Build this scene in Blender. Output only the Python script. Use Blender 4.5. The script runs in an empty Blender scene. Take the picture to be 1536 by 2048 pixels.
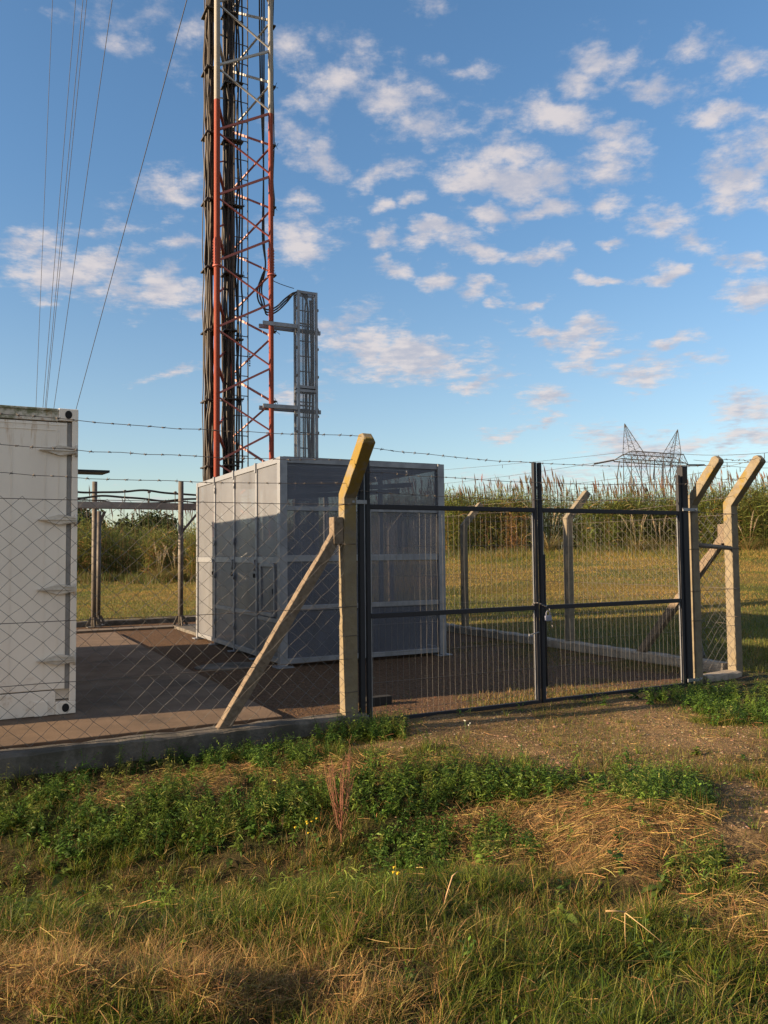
import bpy, math, random
import numpy as np
from mathutils import Vector, Matrix

random.seed(7)
rng = np.random.default_rng(11)
S = bpy.context.scene
C = S.collection
R = math.radians

# ------------------------------------------------------------------ camera
CAM = Vector((0.0, 0.0, 1.53))
F = 1600.0                                   # focal length in photo pixels (photo 1536 x 2048)
PITCH, ROLL = R(3.0), 0.010
fw = Vector((0, math.cos(PITCH), math.sin(PITCH)))
up0 = Vector((0, -math.sin(PITCH), math.cos(PITCH)))
rt0 = Vector((1, 0, 0))
rt = rt0 * math.cos(ROLL) - up0 * math.sin(ROLL)
up = up0 * math.cos(ROLL) + rt0 * math.sin(ROLL)
cd = bpy.data.cameras.new('camera')
cam = bpy.data.objects.new('camera', cd)
C.objects.link(cam)
M = Matrix.Identity(4)
for i in range(3):
    M[i][0], M[i][1], M[i][2], M[i][3] = rt[i], up[i], -fw[i], CAM[i]
cam.matrix_world = M
cd.sensor_fit = 'VERTICAL'
cd.sensor_height = 24.0
cd.lens = 24.0 * F / 2048
cd.clip_start, cd.clip_end = 0.05, 5000
S.camera = cam


def ray(px, py):
    return fw * F + rt * (px - 768) - up * (py - 1024)


def at(px, py, Y):
    d = ray(px, py)
    return CAM + d * (Y / d.y)


def gnd(px, py, z=0.0):
    d = ray(px, py)
    return CAM + d * ((z - CAM.z) / d.z)


def proj(x, y, z):
    dx, dy, dz = x - CAM.x, y - CAM.y, z - CAM.z
    w = np.maximum(dx * fw.x + dy * fw.y + dz * fw.z, .05)
    return (768 + F * (dx * rt.x + dy * rt.y + dz * rt.z) / w,
            1024 - F * (dx * up.x + dy * up.y + dz * up.z) / w)


# ------------------------------------------------------------------ sun, sky, exposure
SUN_AZ, SUN_EL = R(20.5), R(15.8)            # light travels towards this azimuth
ld = Vector((math.cos(SUN_EL) * math.cos(SUN_AZ), math.cos(SUN_EL) * math.sin(SUN_AZ), -math.sin(SUN_EL)))
sl = bpy.data.lights.new('sun', 'SUN')
sl.energy = 5.0
sl.angle = R(0.55)
sl.color = (1.0, 0.74, 0.46)
sun = bpy.data.objects.new('sun', sl)
sun.rotation_euler = ld.to_track_quat('-Z', 'Y').to_euler()
sun.location = (-20, -8, 12)
C.objects.link(sun)
S.view_settings.view_transform = 'Standard'
S.view_settings.look = 'None'
S.view_settings.exposure = 1.54
S.view_settings.gamma = 1.0
S.render.film_transparent = False

W = bpy.data.worlds.new('World')
S.world = W
W.use_nodes = True
nt = W.node_tree
nt.nodes.clear()


class NT:
    """small helper for writing node trees"""

    def __init__(s, tree):
        s.t = tree

    def n(s, typ, **kw):
        nd = s.t.nodes.new(typ)
        for k, v in kw.items():
            setattr(nd, k, v)
        return nd

    def put(s, sock, v):
        if v is None:
            return
        if hasattr(v, 'is_output') or isinstance(v, bpy.types.NodeSocket):
            s.t.links.new(v, sock)
        else:
            if sock.type == 'RGBA' and len(v) == 3:
                v = (*v, 1)
            sock.default_value = v

    def m(s, op, a, b=None, c=None, clamp=False):
        nd = s.n('ShaderNodeMath', operation=op, use_clamp=clamp)
        for i, v in enumerate((a, b, c)):
            s.put(nd.inputs[i], v)
        return nd.outputs[0]

    def v(s, op, a, b=None, out=0):
        nd = s.n('ShaderNodeVectorMath', operation=op)
        s.put(nd.inputs[0], a)
        if b is not None:
            if op == 'SCALE':
                s.put(nd.inputs['Scale'], b)
            else:
                s.put(nd.inputs[1], b)
        return nd.outputs['Value'] if op in ('LENGTH', 'DOT_PRODUCT', 'DISTANCE') else nd.outputs[0]

    def noise(s, vec, scale, detail=4, rough=.55, dim='3D', dist=0.0):
        nd = s.n('ShaderNodeTexNoise', noise_dimensions=dim)
        s.put(nd.inputs['Vector'], vec)
        nd.inputs['Scale'].default_value = scale
        nd.inputs['Detail'].default_value = detail
        nd.inputs['Roughness'].default_value = rough
        nd.inputs['Distortion'].default_value = dist
        return nd.outputs['Fac']

    def ss(s, x, a, b, o0=0.0, o1=1.0):
        nd = s.n('ShaderNodeMapRange', interpolation_type='SMOOTHSTEP')
        s.put(nd.inputs[0], x)
        for i, q in enumerate((a, b, o0, o1)):
            nd.inputs[1 + i].default_value = q
        return nd.outputs[0]

    def mix(s, f, a, b, blend='MIX'):
        nd = s.n('ShaderNodeMix', data_type='RGBA', blend_type=blend)
        s.put(nd.inputs[0], f)
        s.put(nd.inputs[6], a)
        s.put(nd.inputs[7], b)
        return nd.outputs[2]


w = NT(nt)
out = w.n('ShaderNodeOutputWorld')
bg = w.n('ShaderNodeBackground')
sky = w.n('ShaderNodeTexSky', sky_type='NISHITA')
sky.sun_disc = False
sky.sun_elevation = SUN_EL
sky.sun_rotation = R(249.5)
sky.altitude = 20
sky.air_density = 1.0
sky.dust_density = 0.6
sky.ozone_density = 2.0
SKY_STRENGTH = 0.055
bg.inputs[1].default_value = SKY_STRENGTH
tc = w.n('ShaderNodeTexCoord')
sx = w.n('ShaderNodeSeparateXYZ')
nt.links.new(tc.outputs['Generated'], sx.inputs[0])
X, Y, Z = sx.outputs
# direction on a flat cloud layer
zz = w.m('ADD', w.m('MAXIMUM', Z, 0.0), 0.10)
cq = w.n('ShaderNodeCombineXYZ')
nt.links.new(w.m('DIVIDE', X, zz), cq.inputs[0])
nt.links.new(w.m('DIVIDE', Y, zz), cq.inputs[1])
Q = cq.outputs[0]
n1 = w.noise(Q, 3.4, 7, .62)
n1b = w.noise(w.v('ADD', Q, (-.05, -.035, 0)), 3.4, 7, .62)      # same field, a step towards the sun
n2 = w.noise(Q, 12.0, 6, .66)
# azimuth / elevation tangent coordinates for the cloud banks in front
ys = w.m('MAXIMUM', Y, .08)
cp = w.n('ShaderNodeCombineXYZ')
nt.links.new(w.m('DIVIDE', X, ys), cp.inputs[0])
nt.links.new(w.m('DIVIDE', Z, ys), cp.inputs[1])
wob = w.n('ShaderNodeTexNoise')
nt.links.new(cp.outputs[0], wob.inputs['Vector'])
wob.inputs['Scale'].default_value = 13
wob.inputs['Detail'].default_value = 5
wv = w.v('SCALE', w.v('SUBTRACT', wob.outputs['Color'], (.5, .5, .5)), .085)
P2 = w.v('ADD', w.v('MULTIPLY', cp.outputs[0], (1, 1, 0)), w.v('MULTIPLY', wv, (1, 1, 0)))
CL = [  # centre x, y, half width, half height (photo pixels), strength
    (330, 390, 95, 40, .62), (60, 505, 90, 34, .8), (150, 545, 150, 45, 1.0), (310, 580, 130, 34, .95), (375, 500, 60, 22, .75),
    (385, 620, 55, 17, .75), (350, 755, 85, 11, .5), (90, 590, 40, 14, .55), (215, 455, 60, 16, .45),
    (590, 470, 80, 55, .72), (600, 405, 40, 30, .5), (680, 165, 90, 50, .62), (790, 200, 100, 60, .66), (850, 260, 75, 50, .72), (640, 200, 60, 40, .5),
    (585, 275, 50, 45, .8), (650, 330, 70, 45, .85), (770, 345, 80, 28, .9), (580, 105, 50, 50, .62), (690, 75, 55, 32, .48), (880, 25, 50, 32, .55),
    (915, 135, 60, 30, .45), (752, 476, 38, 26, 1.0), (792, 537, 40, 20, .85), (875, 550, 45, 22, .95), (965, 572, 45, 20, .9), (993, 604, 16, 9, .8),
    (880, 475, 80, 24, 1.0), (960, 500, 70, 22, .9), (1085, 510, 85, 20, .85), (930, 360, 75, 42, 1.0), (1050, 355, 120, 55, 1.0),
    (985, 430, 60, 26, 1.0), (1095, 410, 70, 26, 1.0), (1020, 300, 70, 34, .8), (1130, 220, 115, 40, .82), (1210, 120, 80, 52, .66), (1165, 170, 60, 30, .7),
    (1210, 340, 75, 60, .75), (1215, 410, 50, 28, .75), (1225, 270, 50, 30, .6), (1320, 185, 75, 40, .78), (1440, 235, 100, 28, .72), (1275, 160, 35, 20, .6),
    (1335, 450, 62, 34, .95), (1330, 545, 40, 20, .9), (1400, 490, 60, 28, .6), (1215, 555, 55, 14, .8), (1225, 493, 35, 12, .7), (1470, 350, 70, 62, .95), (1530, 300, 50, 60, .8), (1460, 400, 50, 30, .7), (1530, 410, 40, 24, .9),
    (1500, 520, 50, 20, .85), (1510, 600, 60, 42, 1.0), (820, 715, 160, 42, 1.0), (690, 655, 75, 42, .85), (740, 690, 80, 40, .9), (950, 755, 75, 18, .85),
    (1065, 640, 50, 18, .9), (1085, 670, 45, 20, 1.0), (1160, 670, 90, 34, .95), (1180, 712, 75, 22, .9), (1055, 595, 45, 12, .8), (1335, 688, 50, 18, .95), (1290, 745, 90, 32, .8), (1400, 725, 50, 14, .5),
    (1090, 805, 65, 30, .9), (1010, 858, 60, 14, .7), (1085, 855, 40, 10, .7), (1500, 800, 70, 34, .95), (1500, 860, 80, 26, .95), (1450, 885, 60, 22, .5), (1270, 890, 120, 36, 1.0), (1380, 880, 70, 26, .6), (1310, 845, 45, 16, .5), (1260, 935, 110, 24, .7),
    (755, 412, 26, 18, .8), (830, 412, 34, 17, .75), (990, 230, 50, 26, .55), (1390, 105, 60, 24, .5), (1500, 130, 70, 40, .5), (250, 80, 60, 30, .5), (270, 25, 100, 35, .55), (380, 60, 60, 50, .5), (590, 790, 80, 30, .6), (380, 150, 60, 30, .45),
    (700, 960, 200, 14, .3), (300, 1000, 260, 16, .42), (1100, 960, 240, 22, .4)]
acc = None
for (cx, cy, rx, ry, s_) in CL:
    d = ray(cx, cy)
    c = (d.x / d.y, d.z / d.y, 0)
    L_ = w.v('LENGTH', w.v('MULTIPLY', w.v('SUBTRACT', P2, c), (F / rx / 1.2, F / ry / 1.2, 0)))
    b = w.m('MULTIPLY_ADD', L_, -s_, s_ * 1.0)
    acc = b if acc is None else w.m('MAXIMUM', acc, b)
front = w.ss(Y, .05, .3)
els = w.m('MULTIPLY', w.ss(n1, .40, .62), w.m('SUBTRACT', 1.0, front))   # unseen cloud behind the viewer, spread wide to fill the front faces
dens = w.m('ADD', w.m('MULTIPLY', acc, 1.25), w.m('MULTIPLY_ADD', n1, 1.5, -.72))
dens = w.m('ADD', dens, w.m('MULTIPLY_ADD', n2, 2.6, -1.30))
cov = w.m('MULTIPLY', w.ss(dens, -.05, 1.1), front)
cov = w.m('MULTIPLY', w.m('MAXIMUM', cov, w.m('MULTIPLY', els, .8)), w.ss(Z, -.01, .03))
cov = w.m('MULTIPLY', cov, .86)
lit = w.ss(w.m('ADD', w.m('SUBTRACT', n1, n1b), w.m('MULTIPLY_ADD', n2, .25, -.125)), -.10, .12)
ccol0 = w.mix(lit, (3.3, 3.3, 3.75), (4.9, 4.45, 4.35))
ccol = w.mix(front, w.mix(lit, (4.2, 3.8, 3.4), (6.2, 5.3, 4.3)), ccol0)      # unseen clouds behind the viewer warmed and brightened as fill light
skyc = w.n('ShaderNodeHueSaturation')
nt.links.new(w.m('MULTIPLY_ADD', w.m('MULTIPLY', w.ss(Z, .0, .45), w.ss(Y, -.3, .4)), .19, .96), skyc.inputs['Saturation'])   # paler on the sun's side
nt.links.new(w.ss(Z, .05, .55, 1.12, 1.32), skyc.inputs['Value'])
nt.links.new(sky.outputs[0], skyc.inputs['Color'])
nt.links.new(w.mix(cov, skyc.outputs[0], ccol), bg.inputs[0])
nt.links.new(bg.outputs[0], out.inputs[0])


# ------------------------------------------------------------------ materials
def new_mat(name):
    m = bpy.data.materials.new(name)
    m.use_nodes = True
    m.node_tree.nodes.clear()
    k = NT(m.node_tree)
    o = k.n('ShaderNodeOutputMaterial')
    b = k.n('ShaderNodeBsdfPrincipled')
    m.node_tree.links.new(b.outputs[0], o.inputs[0])
    t = k.n('ShaderNodeTexCoord')
    return m, k, b, o, t.outputs['Object']


def pmat(name, c1, c2, scale=6., rough=.7, metal=0., bump=.2, stain=None, sscale=2., samt=(.55, .75), bscale=None, spec=.4, stretch=(1, 1, 1)):
    m, k, b, o, oc = new_mat(name)
    if stretch != (1, 1, 1):
        oc2 = k.v('MULTIPLY', oc, stretch)
    else:
        oc2 = oc
    f = k.ss(k.noise(oc2, scale, 6, .65), .32, .68)
    col = k.mix(f, c1, c2)
    if stain:
        g = k.ss(k.noise(k.v('ADD', oc2, (3.1, 7.7, 1.3)), sscale, 7, .7), *samt)
        col = k.mix(g, col, stain)
    k.put(b.inputs['Base Color'], col)
    k.put(b.inputs['Roughness'], k.m('MULTIPLY_ADD', f, .15, rough - .07))
    b.inputs['Metallic'].default_value = metal
    b.inputs['Specular IOR Level'].default_value = spec
    if bump:
        bn = k.n('ShaderNodeBump')
        bn.inputs['Strength'].default_value = bump
        bn.inputs['Distance'].default_value = .01
        k.put(bn.inputs['Height'], k.noise(oc, bscale or scale * 6, 5, .6))
        k.put(b.inputs['Normal'], bn.outputs[0])
    return m


def leaf_mat(name, rough=.55, trans=.4, spec=.25):
    m, k, b, o, oc = new_mat(name)
    a = k.n('ShaderNodeAttribute', attribute_name='Col')
    k.put(b.inputs['Base Color'], a.outputs['Color'])
    b.inputs['Roughness'].default_value = rough
    b.inputs['Specular IOR Level'].default_value = spec
    tr = k.n('ShaderNodeBsdfTranslucent')
    k.put(tr.inputs[0], a.outputs['Color'])
    mx = k.n('ShaderNodeMixShader')
    mx.inputs[0].default_value = trans
    m.node_tree.links.new(b.outputs[0], mx.inputs[1])
    m.node_tree.links.new(tr.outputs[0], mx.inputs[2])
    m.node_tree.links.new(mx.outputs[0], o.inputs[0])
    return m


MAT = {}
MAT['white_paint'] = pmat('container_white_paint', (.82, .74, .64), (.74, .66, .57), 2.2, .5, 0, .12, (.50, .43, .35), 3.5, (.62, .80), 90, stretch=(1, 1, .45))
MAT['gasket'] = pmat('gasket_grey', (.30, .29, .28), (.24, .23, .22), 8, .8)
MAT['hinge'] = pmat('hinge_paint', (.66, .59, .50), (.44, .39, .33), 9, .5, 0, .2)
MAT['dark_hole'] = pmat('dark_opening', (.012, .012, .013), (.02, .02, .02), 8, .9)
MAT['galv'] = pmat('galvanised_steel', (.245, .255, .280), (.190, .200, .222), 5, .5, .45, .06)
MAT['galv_dull'] = pmat('dull_galvanised_pipe', (0.136, 0.119, 0.105), (0.088, 0.078, 0.068), 6, .65, .2, .1)
MAT['tray'] = pmat('tray_steel', (0.255, 0.230, 0.212), (0.187, 0.170, 0.157), 5, .6, .2, .05)
MAT['black_paint'] = pmat('dark_gate_paint', (.016, .017, .022), (.022, .023, .029), 7, .6, .0, .05, spec=.25)
MAT['cable'] = pmat('black_cable_jacket', (.020, .018, .017), (.050, .040, .032), 1.5, .55, 0, .1)
MAT['cable_brown'] = pmat('weathered_cable_jacket', (0.064, 0.045, 0.032), (0.030, 0.022, 0.018), 1.2, .6, 0, .1)
MAT['wire'] = pmat('rusty_wire', (.10, .09, .085), (.16, .13, .11), 20, .55, .5, 0)
MAT['mesh_wire'] = pmat('galvanised_wire', (.15, .145, .14), (.09, .085, .08), 20, .5, .3, 0)
MAT['guy'] = pmat('steel_strand', (.035, .035, .04), (.05, .05, .055), 3, .7, 0, 0)
MAT['pylon'] = pmat('pylon_steel', (.035, .035, .038), (.045, .045, .048), .4, .7, .0, 0)
MAT['concrete'] = pmat('post_concrete', (0.173, 0.150, 0.111), (0.128, 0.109, 0.083), 9, .88, 0, .5, (.15, .13, .105), 4, (.55, .75), 110)
MAT['old_concrete'] = pmat('old_brace_concrete', (0.192, 0.150, 0.109), (0.109, 0.083, 0.061), 26, .9, 0, .9, (.15, .12, .09), 14, (.50, .68), 120)
MAT['kerb'] = pmat('kerb_concrete', (0.128, 0.115, 0.099), (0.090, 0.080, 0.069), 5, .9, 0, .6, (.055, .05, .040), 3, (.42, .62), 60)
MAT['kerb_pale'] = pmat('pale_kerb_concrete', (.30, .26, .21), (.21, .18, .145), 5, .9, 0, .6, (.12, .10, .08), 3, (.5, .72), 60)
MAT['steel_plate'] = pmat('black_flap', (.018, .018, .020), (.026, .026, .028), 6, .5)
MAT['lock'] = pmat('padlock_steel', (.20, .215, .30), (.17, .18, .25), 30, .5, .2, 0)
MAT['inner_white'] = pmat('equipment_enamel', (.55, .55, .53), (.48, .48, .47), 3, .5, 0, 0)
MAT['veg'] = leaf_mat('plant_leaf')
MAT['dry'] = leaf_mat('dry_stalk', .7, .15, .2)


def lichen_mat(name, amount):
    m, k, b, o, oc = new_mat(name)
    f = k.ss(k.noise(oc, 9, 6, .65), .3, .7)
    col = k.mix(f, (.18, .152, .105), (.125, .103, .074))
    pit = k.ss(k.noise(oc, 42, 4, .7), .58, .70)
    col = k.mix(pit, col, (.15, .13, .10))
    s = k.n('ShaderNodeSeparateXYZ')
    k.put(s.inputs[0], oc)
    hz = k.ss(k.m('MULTIPLY_ADD', k.noise(oc, 5, 4), .7, k.m('SUBTRACT', s.outputs[2], .35)), 1.45, 2.30)
    g = k.m('MULTIPLY', k.ss(k.noise(oc, 6.5, 6, .7), .62 - amount, .78 - amount), k.m('MULTIPLY_ADD', hz, .80, .16))
    col = k.mix(g, col, k.mix(k.noise(oc, 30, 4), (.205, .128, .010), (.145, .105, .020)))
    k.put(b.inputs['Base Color'], col)
    b.inputs['Roughness'].default_value = .9
    bn = k.n('ShaderNodeBump')
    bn.inputs['Strength'].default_value = .55
    bn.inputs['Distance'].default_value = .01
    k.put(bn.inputs['Height'], k.noise(oc, 70, 6, .65))
    k.put(b.inputs['Normal'], bn.outputs[0])
    return m


MAT['lichen'] = lichen_mat('concrete_with_yellow_lichen', .24)
MAT['lichen_some'] = lichen_mat('concrete_with_some_lichen', .12)


def tower_mat():
    """red and white bands by height above the tower base"""
    m, k, b, o, oc = new_mat('tower_red_white_paint')
    s = k.n('ShaderNodeSeparateXYZ')
    k.put(s.inputs[0], oc)
    band = k.m('GREATER_THAN', k.m('FRACT', k.m('DIVIDE', k.m('SUBTRACT', s.outputs[2], 10.9), 18.0)), .5)
    f = k.noise(oc, 7, 5)
    red = k.mix(f, (.36, .092, .068), (.28, .070, .054))
    wh = k.mix(f, (.42, .40, .37), (.33, .32, .31))
    k.put(b.inputs['Base Color'], k.mix(band, wh, red))
    b.inputs['Roughness'].default_value = .5
    return m


MAT['tower'] = tower_mat()


def panel_mat(name, c1, c2, open_):
    """fine perforated galvanised sheet: the holes let part of the light through"""
    m, k, b, o, oc = new_mat(name)
    f = k.ss(k.noise(oc, 1.1, 3), .3, .7)
    grime = k.ss(k.noise(k.v('MULTIPLY', oc, (1, 1, .25)), 3.2, 6, .7), .52, .75)
    k.put(b.inputs['Base Color'], k.mix(k.m('MULTIPLY', grime, .45), k.mix(f, c1, c2), (.10, .09, .08)))
    b.inputs['Metallic'].default_value = .35
    b.inputs['Roughness'].default_value = .48
    tr = k.n('ShaderNodeBsdfTransparent')
    mx = k.n('ShaderNodeMixShader')
    k.put(mx.inputs[0], k.m('MULTIPLY_ADD', f, .05, open_))
    m.node_tree.links.new(b.outputs[0], mx.inputs[1])
    m.node_tree.links.new(tr.outputs[0], mx.inputs[2])
    m.node_tree.links.new(mx.outputs[0], o.inputs[0])
    return m


MAT['panel_lit'] = panel_mat('perforated_sheet_lit_side', (.220, .228, .252), (.185, .193, .218), .36)  # one sheet type, its colour lightened for the sunlit left face
MAT['panel'] = panel_mat('perforated_sheet_shaded_side', (.155, .168, .215), (.128, .140, .182), .52)  # same sheet, colour darkened for the unlit front; right and back share it



def header_mat():
    m, k, b, o, oc = new_mat('mossy_rusty_white_paint')
    n = k.noise(oc, 5, 7, .7)
    col = k.mix(k.ss(k.noise(oc, 3, 6), .35, .65), (.66, .60, .51), (.48, .43, .36))
    col = k.mix(k.ss(n, .44, .60), col, (.17, .17, .09))
    col = k.mix(k.ss(k.noise(k.v('MULTIPLY', k.v('ADD', oc, (5, 2, 8)), (1, 1, .35)), 8, 6, .7), .55, .66), col, (.33, .16, .05))
    k.put(b.inputs['Base Color'], col)
    b.inputs['Roughness'].default_value = .7
    return m


MAT['header'] = header_mat()


def rust_streak_mat():
    m, k, b, o, oc = new_mat('white_door_paint_with_rust_streaks')
    f = k.ss(k.noise(k.v('MULTIPLY', oc, (1, 1, .4)), 2.2, 6), .3, .7)
    col = k.mix(f, (.82, .74, .64), (.74, .66, .57))
    s = k.n('ShaderNodeSeparateXYZ')
    k.put(s.inputs[0], oc)
    st = k.noise(k.v('MULTIPLY', oc, (1, 1, .10)), 16, 5, .7)
    hi = k.m('MULTIPLY', k.ss(s.outputs[2], 2.35, 2.75), k.ss(st, .50, .64))
    lo = k.m('MULTIPLY', k.ss(s.outputs[2], .45, .24), k.ss(k.noise(oc, 9, 5, .7), .52, .68))
    col = k.mix(k.m('MULTIPLY', k.m('MAXIMUM', hi, k.m('MULTIPLY', lo, .5)), .7), col, (.40, .24, .11))
    k.put(b.inputs['Base Color'], col)
    b.inputs['Roughness'].default_value = .5
    bn = k.n('ShaderNodeBump')
    bn.inputs['Strength'].default_value = .08
    bn.inputs['Distance'].default_value = .01
    k.put(bn.inputs['Height'], k.noise(oc, 6, 3))
    k.put(b.inputs['Normal'], bn.outputs[0])
    return m


MAT['door'] = rust_streak_mat()


# ------------------------------------------------------------------ mesh helpers
class MB:
    def rough_bar(s, p, q, w_, h_, ref, n, jit, seed):
        """square bar with slightly irregular, chipped edges"""
        rs = random.Random(seed)
        p, q = Vector(p), Vector(q)
        d = (q - p).normalized()
        a = d.cross(Vector(ref)).normalized()
        b = a.cross(d)
        rings = []
        for i in range(n + 1):
            o = p.lerp(q, i / n)
            R_ = [o + a * (x * w_ / 2 + rs.uniform(-jit, jit)) + b * (y * h_ / 2 + rs.uniform(-jit, jit)) for x, y in ((-1, -1), (1, -1), (1, 1), (-1, 1))]
            if rs.random() < .15:
                j = rs.randrange(4)
                R_[j] = R_[j].lerp(o, rs.uniform(.05, .15))
            rings.append(R_)
        return s.sweep(rings)

    def __init__(s):
        s.v, s.f, s.sm = [], [], []

    def add(s, vs, fs, smooth=False):
        n = len(s.v)
        s.v += [tuple(p) for p in vs]
        for f in fs:
            s.f.append([i + n for i in f])
            s.sm.append(smooth)
        return s

    def box(s, x0, x1, y0, y1, z0, z1):
        vs = [(x, y, z) for z in (z0, z1) for y in (y0, y1) for x in (x0, x1)]
        return s.add(vs, [(0, 2, 3, 1), (4, 5, 7, 6), (0, 1, 5, 4), (2, 6, 7, 3), (0, 4, 6, 2), (1, 3, 7, 5)])

    def bar(s, p, q, w_, h_, ref=(0, 0, 1)):
        p, q = Vector(p), Vector(q)
        d = (q - p).normalized()
        a = d.cross(Vector(ref))
        if a.length < 1e-4:
            a = d.cross(Vector((1, 0, 0)))
        a.normalize()
        b = a.cross(d)
        vs = [o + a * i * w_ / 2 + b * j * h_ / 2 for o in (p, q) for i, j in ((-1, -1), (1, -1), (1, 1), (-1, 1))]
        return s.add(vs, [(3, 2, 1, 0), (4, 5, 6, 7), (0, 1, 5, 4), (1, 2, 6, 5), (2, 3, 7, 6), (3, 0, 4, 7)])

    def tube(s, pts, r, n=8, caps=True):
        pts = [Vector(p) for p in pts]
        rs = r if isinstance(r, (list, tuple)) else [r] * len(pts)
        d0 = (pts[1] - pts[0]).normalized()
        a = d0.cross(Vector((0, 0, 1)))
        if a.length < 1e-3:
            a = d0.cross(Vector((1, 0, 0)))
        a.normalize()
        vs = []
        for i, p in enumerate(pts):
            d = (pts[min(i + 1, len(pts) - 1)] - pts[max(i - 1, 0)]).normalized()
            a = (a - d * a.dot(d)).normalized()
            b = d.cross(a)
            for j in range(n):
                t = 2 * math.pi * j / n
                vs.append(p + (a * math.cos(t) + b * math.sin(t)) * rs[i])
        fs = [(i * n + j, i * n + (j + 1) % n, (i + 1) * n + (j + 1) % n, (i + 1) * n + j)
              for i in range(len(pts) - 1) for j in range(n)]
        s.add(vs, fs, True)
        if caps:
            k = len(s.v) - len(vs)
            s.f.append([k + j for j in range(n)][::-1])
            s.f.append([k + (len(pts) - 1) * n + j for j in range(n)])
            s.sm += [False, False]
        return s

    def sweep(s, rings):
        """closed prism through rings of equal vertex count"""
        n = len(rings[0])
        vs = [p for r_ in rings for p in r_]
        fs = [(i * n + j, i * n + (j + 1) % n, (i + 1) * n + (j + 1) % n, (i + 1) * n + j)
              for i in range(len(rings) - 1) for j in range(n)]
        fs += [tuple(range(n))[::-1], tuple((len(rings) - 1) * n + j for j in range(n))]
        return s.add(vs, fs)

    def build(s, name, mat, parent=None, bevel=0, loc=None, rotz=0):
        me = bpy.data.meshes.new(name)
        me.from_pydata(s.v, [], s.f)
        me.polygons.foreach_set('use_smooth', s.sm)
        me.update()
        me.materials.append(MAT[mat] if isinstance(mat, str) else mat)
        o = bpy.data.objects.new(name, me)
        C.objects.link(o)
        if parent:
            o.parent = parent
        if loc is not None:
            o.location = loc
        o.rotation_euler.z = rotz
        if bevel:
            b = o.modifiers.new('bevel', 'BEVEL')
            b.width, b.segments, b.limit_method = bevel, 2, 'ANGLE'
        return o


def np_mesh(name, V, Fq, mat, col=None, smooth=False, parent=None):
    """mesh from numpy arrays: V (n,3), Fq (m,k)"""
    me = bpy.data.meshes.new(name)
    k = Fq.shape[1]
    me.vertices.add(len(V))
    me.vertices.foreach_set('co', np.ascontiguousarray(V, np.float32).ravel())
    me.loops.add(Fq.size)
    me.loops.foreach_set('vertex_index', np.ascontiguousarray(Fq, np.int32).ravel())
    me.polygons.add(len(Fq))
    me.polygons.foreach_set('loop_start', np.arange(0, Fq.size, k, dtype=np.int32))
    me.polygons.foreach_set('loop_total', np.full(len(Fq), k, np.int32))
    if smooth:
        me.polygons.foreach_set('use_smooth', np.ones(len(Fq), bool))
    me.update(calc_edges=True)
    if col is not None:
        at_ = me.color_attributes.new('Col', 'FLOAT_COLOR', 'POINT')
        c4 = np.ones((len(V), 4), np.float32)
        c4[:, :3] = col
        at_.data.foreach_set('color', c4.ravel())
    me.materials.append(MAT[mat] if isinstance(mat, str) else mat)
    o = bpy.data.objects.new(name, me)
    C.objects.link(o)
    if parent:
        o.parent = parent
    return o


def seg_tubes(P, Q_, r, n=3):
    """straight thin prisms for many segments at once"""
    P, Q_ = np.asarray(P, float), np.asarray(Q_, float)
    d = Q_ - P
    d /= np.maximum(np.linalg.norm(d, axis=1, keepdims=True), 1e-9)
    ref = np.where(np.abs(d[:, 2:3]) > .9, np.array([[1., 0, 0]]), np.array([[0, 0, 1.]]))
    a = np.cross(d, ref)
    a /= np.linalg.norm(a, axis=1, keepdims=True)
    b = np.cross(d, a)
    N = len(P)
    V = np.zeros((N, 2, n, 3))
    rr = np.asarray(r, float).reshape(-1, 1) if np.ndim(r) else r
    for j in range(n):
        t = 2 * math.pi * j / n
        o = (a * math.cos(t) + b * math.sin(t)) * rr
        V[:, 0, j], V[:, 1, j] = P + o, Q_ + o
    base = (np.arange(N) * 2 * n)[:, None]
    fs = [np.concatenate([base + j, base + (j + 1) % n, base + n + (j + 1) % n, base + n + j], 1) for j in range(n)]
    return V.reshape(-1, 3), np.concatenate(fs, 0)


def strips(name, Cl, Sd, col, mat='veg', parent=None):
    """ribbons: Cl (N,K,3) centre lines, Sd (N,K,3) half widths, col (N,3) or (N,K,3)"""
    N, K, _ = Cl.shape
    V = np.stack([Cl - Sd, Cl + Sd], 2).reshape(-1, 3)
    base = (np.arange(N) * K * 2)[:, None]
    fs = [np.concatenate([base + 2 * i, base + 2 * i + 1, base + 2 * i + 3, base + 2 * i + 2], 1) for i in range(K - 1)]
    if col.ndim == 2:
        col = np.repeat(col[:, None], K, 1)
    cc = np.repeat(col[:, :, None], 2, 2).reshape(-1, 3)
    return np_mesh(name, V, np.concatenate(fs, 0), mat, cc, True, parent)


def thing(name, label, cat, loc=(0, 0, 0), rotz=0, group=None):
    o = bpy.data.objects.new(name, None)
    o.empty_display_size = .2
    C.objects.link(o)
    o.location = loc
    o.rotation_euler = (0, 0, rotz)
    return tag(o, label, cat, group)


def tag(o, label=None, cat=None, group=None, kind=None):
    if label:
        o['label'] = label
    if cat:
        o['category'] = cat
    if group:
        o['group'] = group
    if kind:
        o['kind'] = kind
    return o


# compound frame: u along the front fence (to the right and back), v into the compound
A = R(27.5)
U2 = np.array([math.cos(A), math.sin(A)])
V2 = np.array([-math.sin(A), math.cos(A)])


def uv(u, v, z=0.0):
    return Vector((u * U2[0] + v * V2[0], u * U2[1] + v * V2[1], z))


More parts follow.
